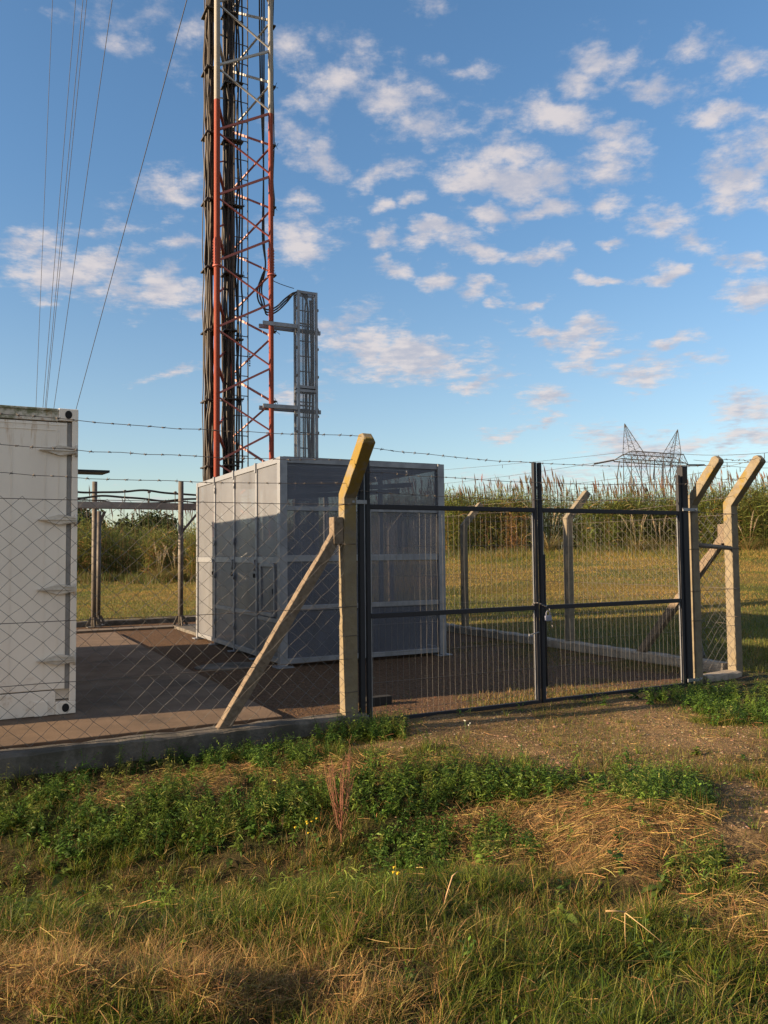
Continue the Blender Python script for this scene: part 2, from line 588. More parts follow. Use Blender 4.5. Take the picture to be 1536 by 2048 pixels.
# ------------------------------------------------------------------ noise and terrain
def hash2(i, j, s):
    n = (i * 374761393 + j * 668265263 + s * 974634777) & 0x7fffffff
    n = ((n ^ (n >> 13)) * 1274126177) & 0x7fffffff
    return ((n ^ (n >> 16)) & 0xffff) / 65535.0


def vnoise(x, y, scale, seed=0, oct_=3):
    tot, amp, norm = 0.0, 1.0, 0.0
    for o in range(oct_):
        a, b = x * scale, y * scale
        i, j = np.floor(a).astype(np.int64), np.floor(b).astype(np.int64)
        f, g = a - i, b - j
        f, g = f * f * (3 - 2 * f), g * g * (3 - 2 * g)
        q = (hash2(i, j, seed + o) * (1 - f) + hash2(i + 1, j, seed + o) * f) * (1 - g) + \
            (hash2(i, j + 1, seed + o) * (1 - f) + hash2(i + 1, j + 1, seed + o) * f) * g
        tot = tot + q * amp
        norm += amp
        amp *= .5
        scale *= 2.03
    return tot / norm


def sst(x, a, b):
    t = np.clip((x - a) / (b - a), 0, 1)
    return t * t * (3 - 2 * t)


def terrain(x, y):
    x, y = np.asarray(x, float), np.asarray(y, float)
    u, v = x * U2[0] + y * U2[1], x * V2[0] + y * V2[1]
    inside = sst(v, 6.35, 6.7) * sst(u, 8.75, 8.3) * sst(v, 20.5, 19.5)
    frontm = sst(v, 6.62, 6.35)
    z = -.20 * sst(u, 3.5, .6) * frontm * sst(y, 3.4, 4.4)
    z = z - .24 * np.exp(-((y - 4.75 - .06 * x) / .50) ** 2) * sst(x, 1.7, .5)
    z = z - .16 * np.exp(-(((x - .85) / .22) ** 2 + ((y - 4.25) / .16) ** 2))
    z = z - .12 * np.exp(-(((x - .75) / .45) ** 2 + ((y - 3.60) / .15) ** 2))
    z = z + .10 * np.exp(-(((x - 1.45) / .8) ** 2 + ((y - 4.45) / .35) ** 2))
    z = z + .13 * np.exp(-(((x + .62) / .22) ** 2 + ((y - 2.72) / .16) ** 2))
    z = z + .11 * np.exp(-(((x + 1.15) / .3) ** 2 + ((y - 2.78) / .2) ** 2))
    near = sst(y, 13, 9)
    drv = sst(np.hypot((x - 2.6) / 2.6, (y - 6.6) / 2.2), .7, 1.1)
    z = z + (vnoise(x, y, 1.6, 3) - .5) * .16 * (1 - inside) * near * (.25 + .75 * drv)
    z = z + (vnoise(x, y, 7, 5) - .5) * .05 * (1 - inside) * near * (.3 + .7 * drv)
    z = z + (vnoise(x, y, 5, 9) - .5) * .02 * inside
    far = 1 - near
    z = z + (vnoise(x, y, .18, 13) - .5) * .25 * far * (1 - inside) * sst(y, 16, 26)
    z = z + 1.12 * sst(y, 16, 43) * sst(x / np.maximum(y, 1), -.22, .04)
    # a shallow swale across the field to the right
    yc = 24.5 + 1.5 * np.sin(x * .22)
    z = z - .22 * np.exp(-((y - yc) / .45) ** 2) * sst(x, .5, 2.5) * sst(x, 14, 10)
    z = z + .06 * np.exp(-((y - yc - 1.2) / .8) ** 2) * sst(x, .5, 2.5) * sst(x, 14, 10)
    # rough bank in front of the reeds on the right
    z = z + .22 * np.exp(-((y - 44) / 3.2) ** 2) * sst(x / np.maximum(y, 1), -.16, .04) * (.6 + .8 * vnoise(x, y, .22, 17, 2))
    return z


def ell(px, py, cx, cy, rx, ry, a=1.2, b=.7):
    return sst(np.hypot((px - cx) / rx, (py - cy) / ry), a, b)


def zones(x, y, z):
    """weights of the ground covers at points of the near verge (patches measured once on the photograph)"""
    px, py = proj(x, y, z)
    u, v = x * U2[0] + y * U2[1], x * V2[0] + y * V2[1]
    j = (vnoise(x, y, 2.2, 21) - .5)
    qx, qy = px + j * 130, py + (vnoise(x, y, 2.5, 33) - .5) * 60
    near = (y < 13) & (v < 6.75)
    mx = lambda L: np.max([ell(qx, qy, *e) for e in L], 0)
    gravel = mx([(1010, 1465, 330, 45), (1270, 1475, 300, 75), (1490, 1640, 75, 120), (800, 1480, 160, 26)])
    lush = mx([(120, 1655, 200, 62), (400, 1650, 240, 62), (620, 1600, 140, 45), (810, 1590, 190, 55), (1000, 1580, 170, 32), (1320, 1590, 120, 26), (820, 1690, 110, 55),
               (1450, 1392, 150, 36), (1010, 1690, 60, 36), (250, 1520, 200, 40), (60, 1600, 120, 40), (840, 1720, 60, 30), (1500, 1400, 120, 50), (120, 1560, 90, 36), (420, 1520, 260, 26), (720, 1470, 90, 22), (1400, 1760, 90, 40), (1330, 1900, 80, 60)])
    straw = mx([(1150, 1665, 310, 78), (1400, 1730, 170, 50), (200, 1590, 260, 22), (480, 1550, 220, 16), (720, 1530, 150, 16), (430, 1990, 110, 70), (90, 1965, 170, 60), (640, 2010, 120, 40),
                (1480, 1850, 110, 50), (920, 1640, 120, 26)])
    gravel = gravel * near * (1 - .75 * lush)
    return gravel, lush * near, straw * near


# ------------------------------------------------------------------ ground (one sheet)
def axis(lo, hi, step, far, grow=1.22):
    a = list(np.arange(lo, hi, step))
    s, q = step, hi
    while q < far:
        a.append(q)
        s *= grow
        q += s
    a.append(far)
    s, q, pre = step, lo, []
    while q > -far:
        s *= grow
        q -= s
        pre.append(q)
    return np.array(pre[::-1] + a)


gx, gy = axis(-5, 7.5, .05, 1500), axis(1.0, 10.5, .05, 1500)
gx = np.unique(np.concatenate([gx, np.arange(7.5, 22, .35), np.arange(-14, -5, .35)]))
gy = np.unique(np.concatenate([gy, np.arange(10.5, 50, .25)]))
GX, GY = np.meshgrid(gx, gy)
xx, yy = GX.ravel(), GY.ravel()
zz_ = terrain(xx, yy)
far_ = np.hypot(xx, yy) > 120
zz_[far_] = np.where(far_[far_], zz_[far_] * 0 + np.where(yy[far_] > 0, .6, 0), 0)
ni, nj = GX.shape
idx = np.arange(ni * nj).reshape(ni, nj)
Fg = np.stack([idx[:-1, :-1], idx[:-1, 1:], idx[1:, 1:], idx[1:, :-1]], -1).reshape(-1, 4)
gz, lz, sz = zones(xx, yy, zz_)
uu, vv = xx * U2[0] + yy * U2[1], xx * V2[0] + yy * V2[1]
yard = (sst(vv, 6.5, 6.7) * sst(uu, 8.45, 8.3) * sst(vv, 19.2, 19.0))
ncol = vnoise(xx, yy, 1.3, 41)
n_f = vnoise(xx, yy, .25, 43)
soil = np.array([.060, .038, .021])
cgr = np.array([.070, .072, .022])
cst = np.array([.23, .155, .075])
cgv = np.array([.29, .190, .092])
cyd = np.array([.155, .092, .052])
cfl = np.array([.24, .17, .05])
cfl2 = np.array([.11, .115, .03])
col = soil * (1 - ncol[:, None] * .5) + cgr * ncol[:, None] * .6
farm = np.where((yy > 11) | (vv > 6.7), 1., 0.)[:, None]
ff = sst(n_f, .35, .65)[:, None]
col = col * (1 - farm) + (cfl * ff + cfl2 * (1 - ff)) * farm
col = col * (1 - lz[:, None] * .7) + np.array([.05, .055, .02]) * lz[:, None] * .7
col = col * (1 - sz[:, None] * .8) + cst * .8 * sz[:, None] * .8
gg = gz[:, None] * (.55 + .45 * sst(ncol, .3, .6)[:, None])
col = col * (1 - gg) + cgv * gg
col = col * (1 - yard[:, None]) + cyd * yard[:, None]
col = col * .66


def ground_mat():
    m, k, b, o, oc = new_mat('ground_soil_grass_gravel')
    a = k.n('ShaderNodeAttribute', attribute_name='Col')
    n1_ = k.noise(oc, 22, 6, .7)
    n2_ = k.noise(oc, 90, 4, .7)
    f = k.m('ADD', k.m('MULTIPLY', n1_, 1.1), k.m('MULTIPLY', n2_, 1.1))
    fc = k.ss(f, .75, 1.5, .35, 1.75)
    cc = k.n('ShaderNodeCombineXYZ')
    for i in range(3):
        k.put(cc.inputs[i], fc)
    col_ = k.mix(1.0, a.outputs['Color'], cc.outputs[0], 'MULTIPLY')
    k.put(b.inputs['Base Color'], col_)
    b.inputs['Roughness'].default_value = .95
    b.inputs['Specular IOR Level'].default_value = .15
    bn = k.n('ShaderNodeBump')
    bn.inputs['Strength'].default_value = .9
    bn.inputs['Distance'].default_value = .03
    k.put(bn.inputs['Height'], k.m('ADD', k.m('MULTIPLY', n1_, .6), k.m('MULTIPLY', n2_, .5)))
    k.put(b.inputs['Normal'], bn.outputs[0])
    return m


MAT['ground'] = ground_mat()
g = np_mesh('ground', np.stack([xx, yy, zz_], 1), Fg, 'ground', col, True)
tag(g, kind='structure')

# concrete slab under the container
mb = MB()
mb.box(-6.5, 2.6, 7.05, 16.5, -.15, .05)
sb = mb.build('pavement', pmat('slab_concrete', (0.150, 0.100, 0.063), (0.106, 0.070, 0.045), 2.2, .92, 0, .5, (.065, .045, .03), 1.2, (.48, .72), 60), None, .01, (0, 0, 0), A)
tag(sb, kind='structure')


# ------------------------------------------------------------------ kerbs / low concrete walls
def kerb(p0, p1, wd, z0, z1, label, seed):
    """rough cast kerb from p0 to p1 in (u, v)"""
    rs = random.Random(seed)
    a, b = uv(*p0), uv(*p1)
    d = (b - a)
    L_ = d.length
    d.normalize()
    s = Vector((-d.y, d.x, 0))
    n = max(4, int(L_ / .12))
    rings = []
    for i in range(n + 1):
        t = i / n * L_
        e = lambda q=.012: rs.uniform(-q, q)
        p = d * t
        rings.append([p - s * (wd / 2 + e()) + Vector((0, 0, z0)), p + s * (wd / 2 + e()) + Vector((0, 0, z0)),
                      p + s * (wd / 2 + e()) + Vector((0, 0, z1 - .02 + e())), p + s * (wd / 2 - .025 + e()) + Vector((0, 0, z1 + e(.008))),
                      p - s * (wd / 2 - .025 + e()) + Vector((0, 0, z1 + e(.008))), p - s * (wd / 2 + e()) + Vector((0, 0, z1 - .02 + e()))])
    m = MB().sweep(rings)
    o = m.build('concrete_kerb', 'kerb' if seed in (1, 3) else 'kerb_pale', None, 0, a)
    return tag(o, label, 'kerb', 'concrete kerbs around the compound')


kerb((-4, 6.60), (3.20, 6.60), .20, -.5, .10, 'grey rough concrete kerb under the fence beside the white container', 1)
kerb((8.42, 6.95), (8.55, 19.2), .20, -.3, .13, 'pale concrete kerb receding behind the gate along the far fence', 2)
kerb((-4, 18.6), (8.4, 18.9), .22, -.2, .12, 'dark low kerb behind the pipe supports at the field edge', 3)
kerb((7.62, 6.68), (8.34, 6.80), .20, -.3, .07, 'short crumbling kerb stub between the two bent posts', 4)


# ------------------------------------------------------------------ shipping container
def container():
    Wd, Ln, Ht, z0 = 2.438, 6.058, 2.896, .055
    t = thing('shipping_container', 'white weathered refrigerated container with rusty top rail standing on the concrete slab', 'container', uv(.93, 8.15, z0), A)
    m = MB()
    m.box(-Wd + .03, -.03, .09, Ln - .03, .13, Ht - .03)
    for k in range(18):      # shallow side ribs
        y = .35 + k * .32
        m.box(-.03, -.012, y, y + .12, .2, Ht - .2)
        m.box(-Wd + .012, -Wd + .03, y, y + .12, .2, Ht - .2)
    m.build('body', 'white_paint', t, .004)
    # corner posts at the door end: a post with an inner step
    for x0, x1 in ((-.055, 0), (-Wd, -Wd + .055)):
        p = MB().box(x0, x1, .0, .16, .118, Ht - .118)
        p.build('corner_post', 'white_paint', t, .006)
    h = MB().box(-Wd + .178, -.178, .006, .13, Ht - .125, Ht - .004).box(-Wd + .178, -.178, -.004, .0055, Ht - .03, Ht - .008)
    for q in range(5):
        h.tube([(-.72 - q * .35, -.004, Ht - .085), (-.72 - q * .35, .02, Ht - .085)], .014, 8)
    h.build('header', 'header', t, .005)
    s_ = MB().box(-Wd + .178, -.178, .012, .14, .0, .225)
    s_.build('sill', MAT['door'], t, .005)
    lug = MB().box(-.36, -.245, -.006, .012, .0, .135)
    lug.build('sill_lug', 'white_paint', t, .004)
    # castings
    for x0, x1 in ((-.178, 0), (-Wd, -Wd + .178)):
        for zb in (0, Ht - .118):
            c = MB().box(x0, x1, -.004, .172, zb, zb + .118).build('corner_casting', 'white_paint', t, .008)
            cx = (x0 + x1) / 2
            hole = MB()
            ring = [(cx + .032 * math.cos(a_) * (1 if True else 1), .04 * math.sin(a_)) for a_ in np.linspace(0, 2 * math.pi, 20, endpoint=False)]
            hole.sweep([[(x, -.0065, zb + .06 + z) for x, z in ring], [(x, .012, zb + .06 + z) for x, z in ring]])
            hole.build('casting_hole', 'dark_hole', c)
    for x0, x1 in ((-.165, -.003), (-Wd + .003, -Wd + .165)):
        for zb in (0, Ht - .118):
            MB().box(x0, x1, Ln - .165, Ln - .003, zb + .002, zb + .116).build('corner_casting', 'white_paint', t, .008)
    # doors
    for side in (0, 1):
        x0, x1 = (-Wd / 2 + .01, -.098) if side == 0 else (-Wd + .098, -Wd / 2 - .01)
        d = MB().box(x0, x1, .014, .08, .235, Ht - .135)
        gx_ = [x1 - .07, x1 - .19, x1 - .48] if side == 0 else [x0 + .07, x0 + .19, x0 + .48]
        door = d.build('door', MAT['door'], t, .006)
        rb = MB()
        for q in gx_:
            rb.box(q - .003, q + .003, .010, .0135, .26, Ht - .16)
        rb.box(x0 + .02, x1 - .02, .009, .0138, Ht - .163, Ht - .158)
        rb.box(x0 + .1, x1 - .10, .009, .0138, Ht - .215, Ht - .211)
        rb.build('door_seam', 'white_paint', door)
        ga = MB()
        if side == 0:
            ga.box(-.096, -.057, .03, .085, .232, Ht - .13)
        else:
            ga.box(-Wd + .057, -Wd + .096, .03, .085, .232, Ht - .13)
        ga.build('door_gasket', 'gasket', door)
        for zc in (2.49, 1.83, 1.17, .51):
            hb = MB()
            sgn = 1 if side == 0 else -1
            e0 = -.012 if side == 0 else -Wd + .012
            # long kite shaped blade with a raised rib and a knuckle
            out_ = [(0, -.026), (-.115, -.048), (-.16, -.05), (-.26, -.018), (-.335, -.004), (-.335, .004), (-.26, .018), (-.16, .05), (-.115, .048), (0, .026)]
            hb.sweep([[(e0 + sgn * x, .0095, zc + z) for x, z in out_], [(e0 + sgn * x * .985, -.020, zc + z * .93) for x, z in out_]])
            hb.bar((e0 - sgn * .30, -.024, zc), (e0, -.024, zc), .018, .010)
            hb.bar((e0 - sgn * .12, -.024, zc + .03), (e0, -.024, zc + .016), .012, .008)
            hb.bar((e0 - sgn * .12, -.024, zc - .03), (e0, -.024, zc - .016), .012, .008)
            hb.tube([(e0 - sgn * .004, -.012, zc - .055), (e0 - sgn * .004, -.012, zc + .055)], .012, 8)
            for bx in (.06, .16, .24):
                hb.tube([(e0 - sgn * bx, -.006, zc + .012), (e0 - sgn * bx, -.016, zc + .012)], .008, 6)
            hb.build('hinge', 'hinge', door)
        for rx in ((-1.0, -1.15) if side == 0 else (-Wd + 1.0, -Wd + 1.15)):
            rod = MB().tube([(rx, -.012, .06), (rx, -.012, Ht - .06)], .017, 10)
            for zc in (.4, 1.3, 2.3):
                rod.box(rx - .05, rx + .05, -.008, .0135, zc - .03, zc + .03)
            rod.bar((rx, -.03, 1.15), (rx + .12, -.03, 1.12), .02, .02)
            rod.build('locking_rod', 'hinge', door)
    # hood and dark flap on the yard side
    hood = MB().box(.0, .055, 1.02, 1.62, 2.42, 2.70)
    hood.build('vent_hood', 'white_paint', t, .006)
    fl = MB()
    fl.sweep([[(.002, 1.05, 2.40), (.44, .98, 2.395), (.44, 1.55, 2.42), (.002, 1.62, 2.425)], [(.002, 1.05, 2.425), (.44, .98, 2.42), (.44, 1.55, 2.445), (.002, 1.62, 2.45)]])
    fl.build('flap', 'steel_plate', t)
    return t


container()


# ------------------------------------------------------------------ equipment cage
def lattice_segments(x0, x1, z0, z1, wx, hz, jit=0.0, amp=0.0, seed=0):
    """nodes of a diamond mesh in the (x, z) plane, returned as segments (x, y, z)"""
    r_ = np.random.default_rng(seed)
    nx, nz = int(round((x1 - x0) / (wx / 2))), int(round((z1 - z0) / (hz / 2)))
    I, J = np.meshgrid(np.arange(nx + 1), np.arange(nz + 1), indexing='ij')
    Xn = x0 + I * (x1 - x0) / nx + r_.normal(0, jit, I.shape)
    Zn = z0 + J * (z1 - z0) / nz + r_.normal(0, jit, I.shape)
    Yn = r_.normal(0, amp, I.shape)
    Nn = np.stack([Xn, Yn, Zn], -1)
    P, Q_ = [], []
    ok = ((I + J) % 2 == 0)
    for di in (1, -1):
        a_i, a_j = np.where(ok)
        b_i, b_j = a_i + di, a_j + 1
        k = (b_i >= 0) & (b_i <= nx) & (b_j <= nz)
        P.append(Nn[a_i[k], a_j[k]])
        Q_.append(Nn[b_i[k], b_j[k]])
    return np.concatenate(P), np.concatenate(Q_)


def cage():
    WU, LV, H = 2.64, 4.50, 2.88
    t = thing('equipment_cage', 'big silvery perforated steel cage standing behind the gate at the tower foot', 'equipment cage', uv(3.77, 10.32, 0), A)
    cols_v = [0, 1.05, 2.17, 3.30, LV]
    # structural frame, one mesh per member kind
    for (x, y, wd) in ((0, 0, .11), (WU - .11, 0, .11), (0, LV - .08, .08), (WU - .08, LV - .08, .08)):
        p = MB().box(x, x + wd, y, y + wd, .02, H)
        p.build('corner_post', 'galv', t, .004)
        MB().box(x - .06, x + wd + .06, y - .07, y + wd + .05, .004, .02).build('foot_plate', 'galv', t)
    e = .003

    def rail(a, b, w_=.06, h_=.06):
        MB().bar(a, b, w_, h_).build('rail', 'galv', t, .003)

    # front face (v = 0): rails between the posts and a middle post
    mid = 1.30
    MB().box(mid - .06, mid + .06, .012, .09, .05, H - .06).build('middle_post', 'galv', t, .004)
    for (xa, xb) in ((.11, mid - .06), (mid + .06, WU - .11)):
        for z, hh in ((H - .04, .08), (2.17, .06), (1.48, .09), (.80, .07), (.085, .07)):
            rail((xa + .001, .05, z), (xb - .001, .05, z), .06, hh)
        zs = [.12, .765, .835, 1.435, 1.525, 2.14, 2.20, H - .08]
        for z0, z1 in ((zs[0], zs[1]), (zs[2], zs[3]), (zs[4], zs[5]), (zs[6], zs[7])):
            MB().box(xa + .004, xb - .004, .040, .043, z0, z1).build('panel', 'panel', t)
    # left face (u = 0): four bays, doors with latches, a small hatch in the first bay
    for k in range(4):
        ya, yb = cols_v[k], cols_v[k + 1]
        y0 = ya + (.11 if k == 0 else .035)
        y1 = yb - (.08 if k == 3 else .035)
        if k:
            MB().box(.008, .07, ya - .034, ya + .034, .05, H - .08).build('middle_post', 'galv', t, .004)
        rail((.045, y0 + .001, H - .04), (.045, y1 - .001, H - .04), .07, .08)
        rail((.045, y0 + .001, 1.46), (.045, y1 - .001, 1.46), .055, .09)
        rail((.045, y0 + .001, .085), (.045, y1 - .001, .085), .06, .07)
        if k in (1, 2):
            rail((.045, y0 + .001, .66), (.045, y1 - .001, .66), .05, .06)
            spans = ((.125, .625), (.695, 1.41), (1.51, H - .085))
        elif k == 0:
            rail((.045, y0 + .001, .62), (.045, y1 - .001, .62), .05, .06)
            spans = ((.125, .585), (1.51, H - .085))
        else:
            spans = ((.125, 1.41), (1.51, H - .085))
        for z0, z1 in spans:
            MB().box(.030, .033, y0 + .004, y1 - .004, z0, z1).build('panel', 'panel_lit', t)
        if k == 0:
            f = MB()
            for a, b in (((.03, y0 + .16, .68), (.03, y0 + .16, 1.40)), ((.03, y1 - .16, .68), (.03, y1 - .16, 1.40)),
                         ((.03, y0 + .185, .69), (.03, y1 - .185, .69)), ((.03, y0 + .185, 1.39), (.03, y1 - .185, 1.39))):
                f.bar(a, b, .05, .05)
            hatch = f.build('hatch', 'galv', t, .003)
            MB().box(.028, .031, y0 + .18, y1 - .18, .71, 1.37).build('hatch_panel', 'panel_lit', hatch)
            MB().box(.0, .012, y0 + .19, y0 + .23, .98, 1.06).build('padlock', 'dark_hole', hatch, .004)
            MB().box(.030, .033, y0 + .004, y0 + .13, .655, 1.41).build('panel', 'panel_lit', t)
            MB().box(.030, .033, y1 - .13, y1 - .004, .655, 1.41).build('panel', 'panel_lit', t)
        else:
            l = MB()
            l.tube([(-.005, ya + .04, 1.30), (-.005, ya + .04, 1.46)], .010, 6)
            l.box(-.018, .008, ya + .02, ya + .075, 1.44, 1.465)
            l.build('latch', 'galv', t)
            MB().box(-.022, .004, ya + .025, ya + .06, 1.20, 1.26).build('padlock', 'dark_hole', t, .004)
            for zc in (.4, 1.2, 1.75, 2.65):
                MB().tube([(.0, yb - .045, zc - .05), (.0, yb - .045, zc + .05)], .011, 6).build('hinge', 'galv', t)
    for yy_ in cols_v[1:4]:
        MB().box(-.012, .03, yy_ - .028, yy_ + .028, H - .13, H + .012).build('bracket', 'galv', t, .003)
        MB().box(-.07, .10, yy_ - .07, yy_ + .07, .004, .02).build('foot_plate', 'galv', t)
        MB().box(.01, .06, yy_ - .025, yy_ + .025, .02, .05).build('foot', 'galv', t)
    # right and back faces
    for x_ in (WU - .045,):
        for z, hh in ((H - .04, .08), (1.46, .07), (.085, .07)):
            rail((x_, .112, z), (x_, LV - .082, z), .06, hh)
        for z0, z1 in ((.125, 1.42), (1.50, H - .085)):
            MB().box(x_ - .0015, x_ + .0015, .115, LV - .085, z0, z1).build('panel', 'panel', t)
    for z, hh in ((H - .04, .08), (1.46, .07), (.085, .07)):
        rail((.082, LV - .04, z), (WU - .082, LV - .04, z), .06, hh)
    MB().box(1.28, 1.34, LV - .07, LV - .01, .125, H - .082).build('middle_post', 'galv', t)
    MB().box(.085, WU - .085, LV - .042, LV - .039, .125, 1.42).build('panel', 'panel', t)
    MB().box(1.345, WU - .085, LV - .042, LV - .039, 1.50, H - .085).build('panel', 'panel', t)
    P, Q_ = lattice_segments(.085, 1.275, 1.50, H - .085, .10, .06)
    P[:, 1] += LV - .04
    Q_[:, 1] += LV - .04
    Vq, Fq = seg_tubes(P, Q_, .005, 3)
    np_mesh('expanded_mesh', Vq, Fq, 'galv', parent=t)
    # roof sheets on purlins
    for yv in (1.05, 2.17, 3.30):
        rail((.082, yv, H - .05), (WU - .082, yv, H - .05), .05, .05)
    for k in range(4):
        MB().box(.06, WU - .06, cols_v[k] + .02, cols_v[k + 1] - .02, H + .002, H + .006).build('roof_panel', 'galv_dull', t)
    # inside: equipment racks, dark filler boxes, uprights and a sloping ladder rung line
    cab = MB().box(.55, 1.20, 2.2, 2.9, .10, 1.75)
    c1 = cab.build('rack_cabinet', 'inner_white', t, .01)
    MB().box(.58, 1.17, 2.19, 2.199, .2, 1.65).build('cabinet_door', 'galv', c1)
    for x0_, x1_, y0_, y1_, zt_ in ((.16, 1.18, .35, .95, .76), (1.42, 2.48, .30, .90, .74), (.2, .50, 1.3, 2.0, 1.1), (1.25, 2.3, 3.0, 4.2, 1.35)):
        MB().box(x0_, x1_, y0_, y1_, .10, zt_).build('dark_filler_box', 'dark_hole', t, .01)  # filler boxes added to darken the view through the lower panels
    cab = MB().box(1.45, 2.1, 1.7, 2.4, .10, 1.2)
    cab.build('rack_cabinet', 'galv_dull', t, .01)
    for x_, y_ in ((1.55, 1.2), (1.9, 1.2), (2.25, 1.4), (.8, 1.5)):
        MB().box(x_, x_ + .06, y_, y_ + .06, .02, H - .085).build('upright', 'galv', t)
    MB().bar((.3, .9, 2.45), (2.45, .7, 2.62), .05, .07).build('cable_tray', 'galv', t)
    MB().bar((.3, 1.3, 2.40), (2.45, 1.1, 2.55), .05, .07).build('cable_tray', 'galv', t)
    return t


cage()
pad = MB().sweep([[(.45 * math.cos(a) * q, .32 * math.sin(a) * q, z) for a in np.linspace(0, 2 * math.pi, 22, endpoint=False)] for q, z in ((1.02, -.05), (1.0, .018), (.96, .022))])
tag(pad.build('concrete_pad', 'kerb', None, 0, gnd(455, 1334, .0), A), 'small pale concrete pad in the gravel at the left side of the cage', 'concrete pad')


# ------------------------------------------------------------------ cable duct on the cage roof
def duct():
    w2, d2, z0, z1 = .205, .10, .25, 7.16
    t = thing('cable_duct', 'tall upright silvery mesh duct standing behind the cage beside the red tower', 'cable duct', uv(6.37, 15.80, 0), A)
    for sx_, sy_ in ((-1, -1), (1, -1), (1, 1), (-1, 1)):
        m = MB()
        m.box(sx_ * w2 - .026, sx_ * w2 + .026, sy_ * d2 - .024, sy_ * d2 + .024, z0, z1)
        m.build('corner_rail', 'galv', t, .003)
    for z in (z0 + .03, 2.7, 5.01, 5.09, z1 - .03):
        m = MB()
        for sy_ in (-1, 1):
            m.bar((-w2 + .027, sy_ * d2, z), (w2 - .027, sy_ * d2, z), .035, .055)
        for sx_ in (-1, 1):
            m.bar((sx_ * w2, -d2 + .025, z), (sx_ * w2, d2 - .025, z), .035, .055)
        m.build('ring_frame', 'galv', t)
    for a, b in ((z0 + .06, 2.67), (2.73, 4.98), (5.12, z1 - .06)):
        for sy_ in (-1, 1):
            MB().box(-w2 + .027, w2 - .027, sy_ * d2 - .002, sy_ * d2 + .002, a, b).build('mesh_cover', DUCTM, t)
        for sx_ in (-1, 1):
            MB().box(sx_ * w2 - .002, sx_ * w2 + .002, -d2 + .025, d2 - .025, a, b).build('mesh_cover', DUCTM, t)
    rg = MB()
    for z in np.arange(z0 + .25, z1 - .1, .33):
        rg.tube([(-w2 + .03, .03, z), (w2 - .03, .03, z)], .013, 6)
    rg.tube([(-.05, .03, z0), (-.05, .03, z1 - .05)], .013, 6)
    rg.build('cable_ladder', 'galv_dull', t)
    for zc in (4.25, 6.02):
        MB().bar((-w2 + .03, -.03, zc + .45), (w2 - .03, -.03, zc + .45), .02, .03).build('stay', 'galv_dull', t)
    for zc in (4.62, 6.36):
        MB().bar((-.99, -.10, zc), (-w2 - .030, -.10, zc + .01), .05, .085).build('wall_bracket', 'galv', t, .003)
        MB().bar((-.99, d2 + .055, zc), (w2 + .20, d2 + .055, zc), .05, .085).build('wall_bracket', 'galv', t, .003)
        MB().bar((w2 + .030, -.10, zc), (w2 + .12, .11, zc), .035, .06).build('bracket_end', 'galv_dull', t)
    for z in (2.9, 3.5, 4.1, 4.45, 5.3, 5.9, 6.3, 6.75):
        for sx_ in (-1, 1):
            MB().box(sx_ * (w2 + .038) - .012, sx_ * (w2 + .038) + .012, -d2 - .02, -d2 + .035, z, z + .05).build('clip', 'galv_dull', t)
    return t


def duct_mesh_mat():
    m, k, b, o, oc = new_mat('duct_fine_mesh')
    k.put(b.inputs['Base Color'], k.mix(k.noise(oc, 5), (.30, .31, .33), (.22, .23, .25)))
    b.inputs['Metallic'].default_value = .2
    b.inputs['Roughness'].default_value = .6
    tr = k.n('ShaderNodeBsdfTransparent')
    mx = k.n('ShaderNodeMixShader')
    mx.inputs[0].default_value = .80
    m.node_tree.links.new(b.outputs[0], mx.inputs[1])
    m.node_tree.links.new(tr.outputs[0], mx.inputs[2])
    m.node_tree.links.new(mx.outputs[0], o.inputs[0])
    return m


DUCTM = duct_mesh_mat()
duct()
# cables inside the duct and looping over to the tower
TW = uv(5.0, 16.1, 0)


def tw(x, y, z):
    """point in the tower's own frame"""
    return uv(5.0 + x, 16.1 + y, z)


dp = lambda x, y, z: uv(6.37 + x, 15.80 + y, z)


def smooth_path(pts, n=14):
    pts = [Vector(p) for p in pts]
    o = []
    for i in range(len(pts) - 1):
        p0, p1, p2, p3 = pts[max(i - 1, 0)], pts[i], pts[i + 1], pts[min(i + 2, len(pts) - 1)]
        for k in range(n):
            t = k / n
            o.append(.5 * ((2 * p1) + (p2 - p0) * t + (2 * p0 - 5 * p1 + 4 * p2 - p3) * t * t + (3 * p1 - p0 - 3 * p2 + p3) * t ** 3))
    o.append(pts[-1])
    return o


cb = MB()
for k in range(6):
    x0 = .0 + .034 * k
    pts = [dp(x0 - .02, -.02, .4)]
    for z in np.arange(1.2, 7.0, .8):
        pts.append(dp(x0 + random.uniform(-.03, .02), random.uniform(-.05, .02), z))
    if k < 3:
        e = 5 * k
        pts += [dp(.02 - .05 * k, -.04, 7.10), dp(-.25, -.05, 7.12), at(572, 596 + e, 16.8), at(552, 614 + e, 16.8), at(533, 619 + e, 16.8), at(518 + e, 604, 16.8), at(515 + e * .8, 580, 16.85), at(524 + e * .4, 552, 16.9),
                at(531, 528, 16.95), at(525 + e * .3, 470, 17.0), at(527, 330, 17.0), at(520 + e * .8, 120, 17.0), at(518 + e, -300, 17.0)]
    else:
        pts += [dp(x0 - .02, -.03, 7.0)]
    cb.tube(smooth_path(pts, 8), .018, 6)
tag(cb.build('feeder_cable', 'cable', None), 'black cables in the mesh duct looping across to the red tower leg', 'cable')
c2 = MB().tube(smooth_path([at(588, 577, 16.8), at(572, 572, 16.8), at(556, 566, 16.7), at(546, 560, 16.6), at(545, 545, 16.6)], 8), .008, 5)
tag(c2.build('grounding_cable', 'cable', None), 'thin dark cable from the duct top sagging to the tower leg', 'cable')


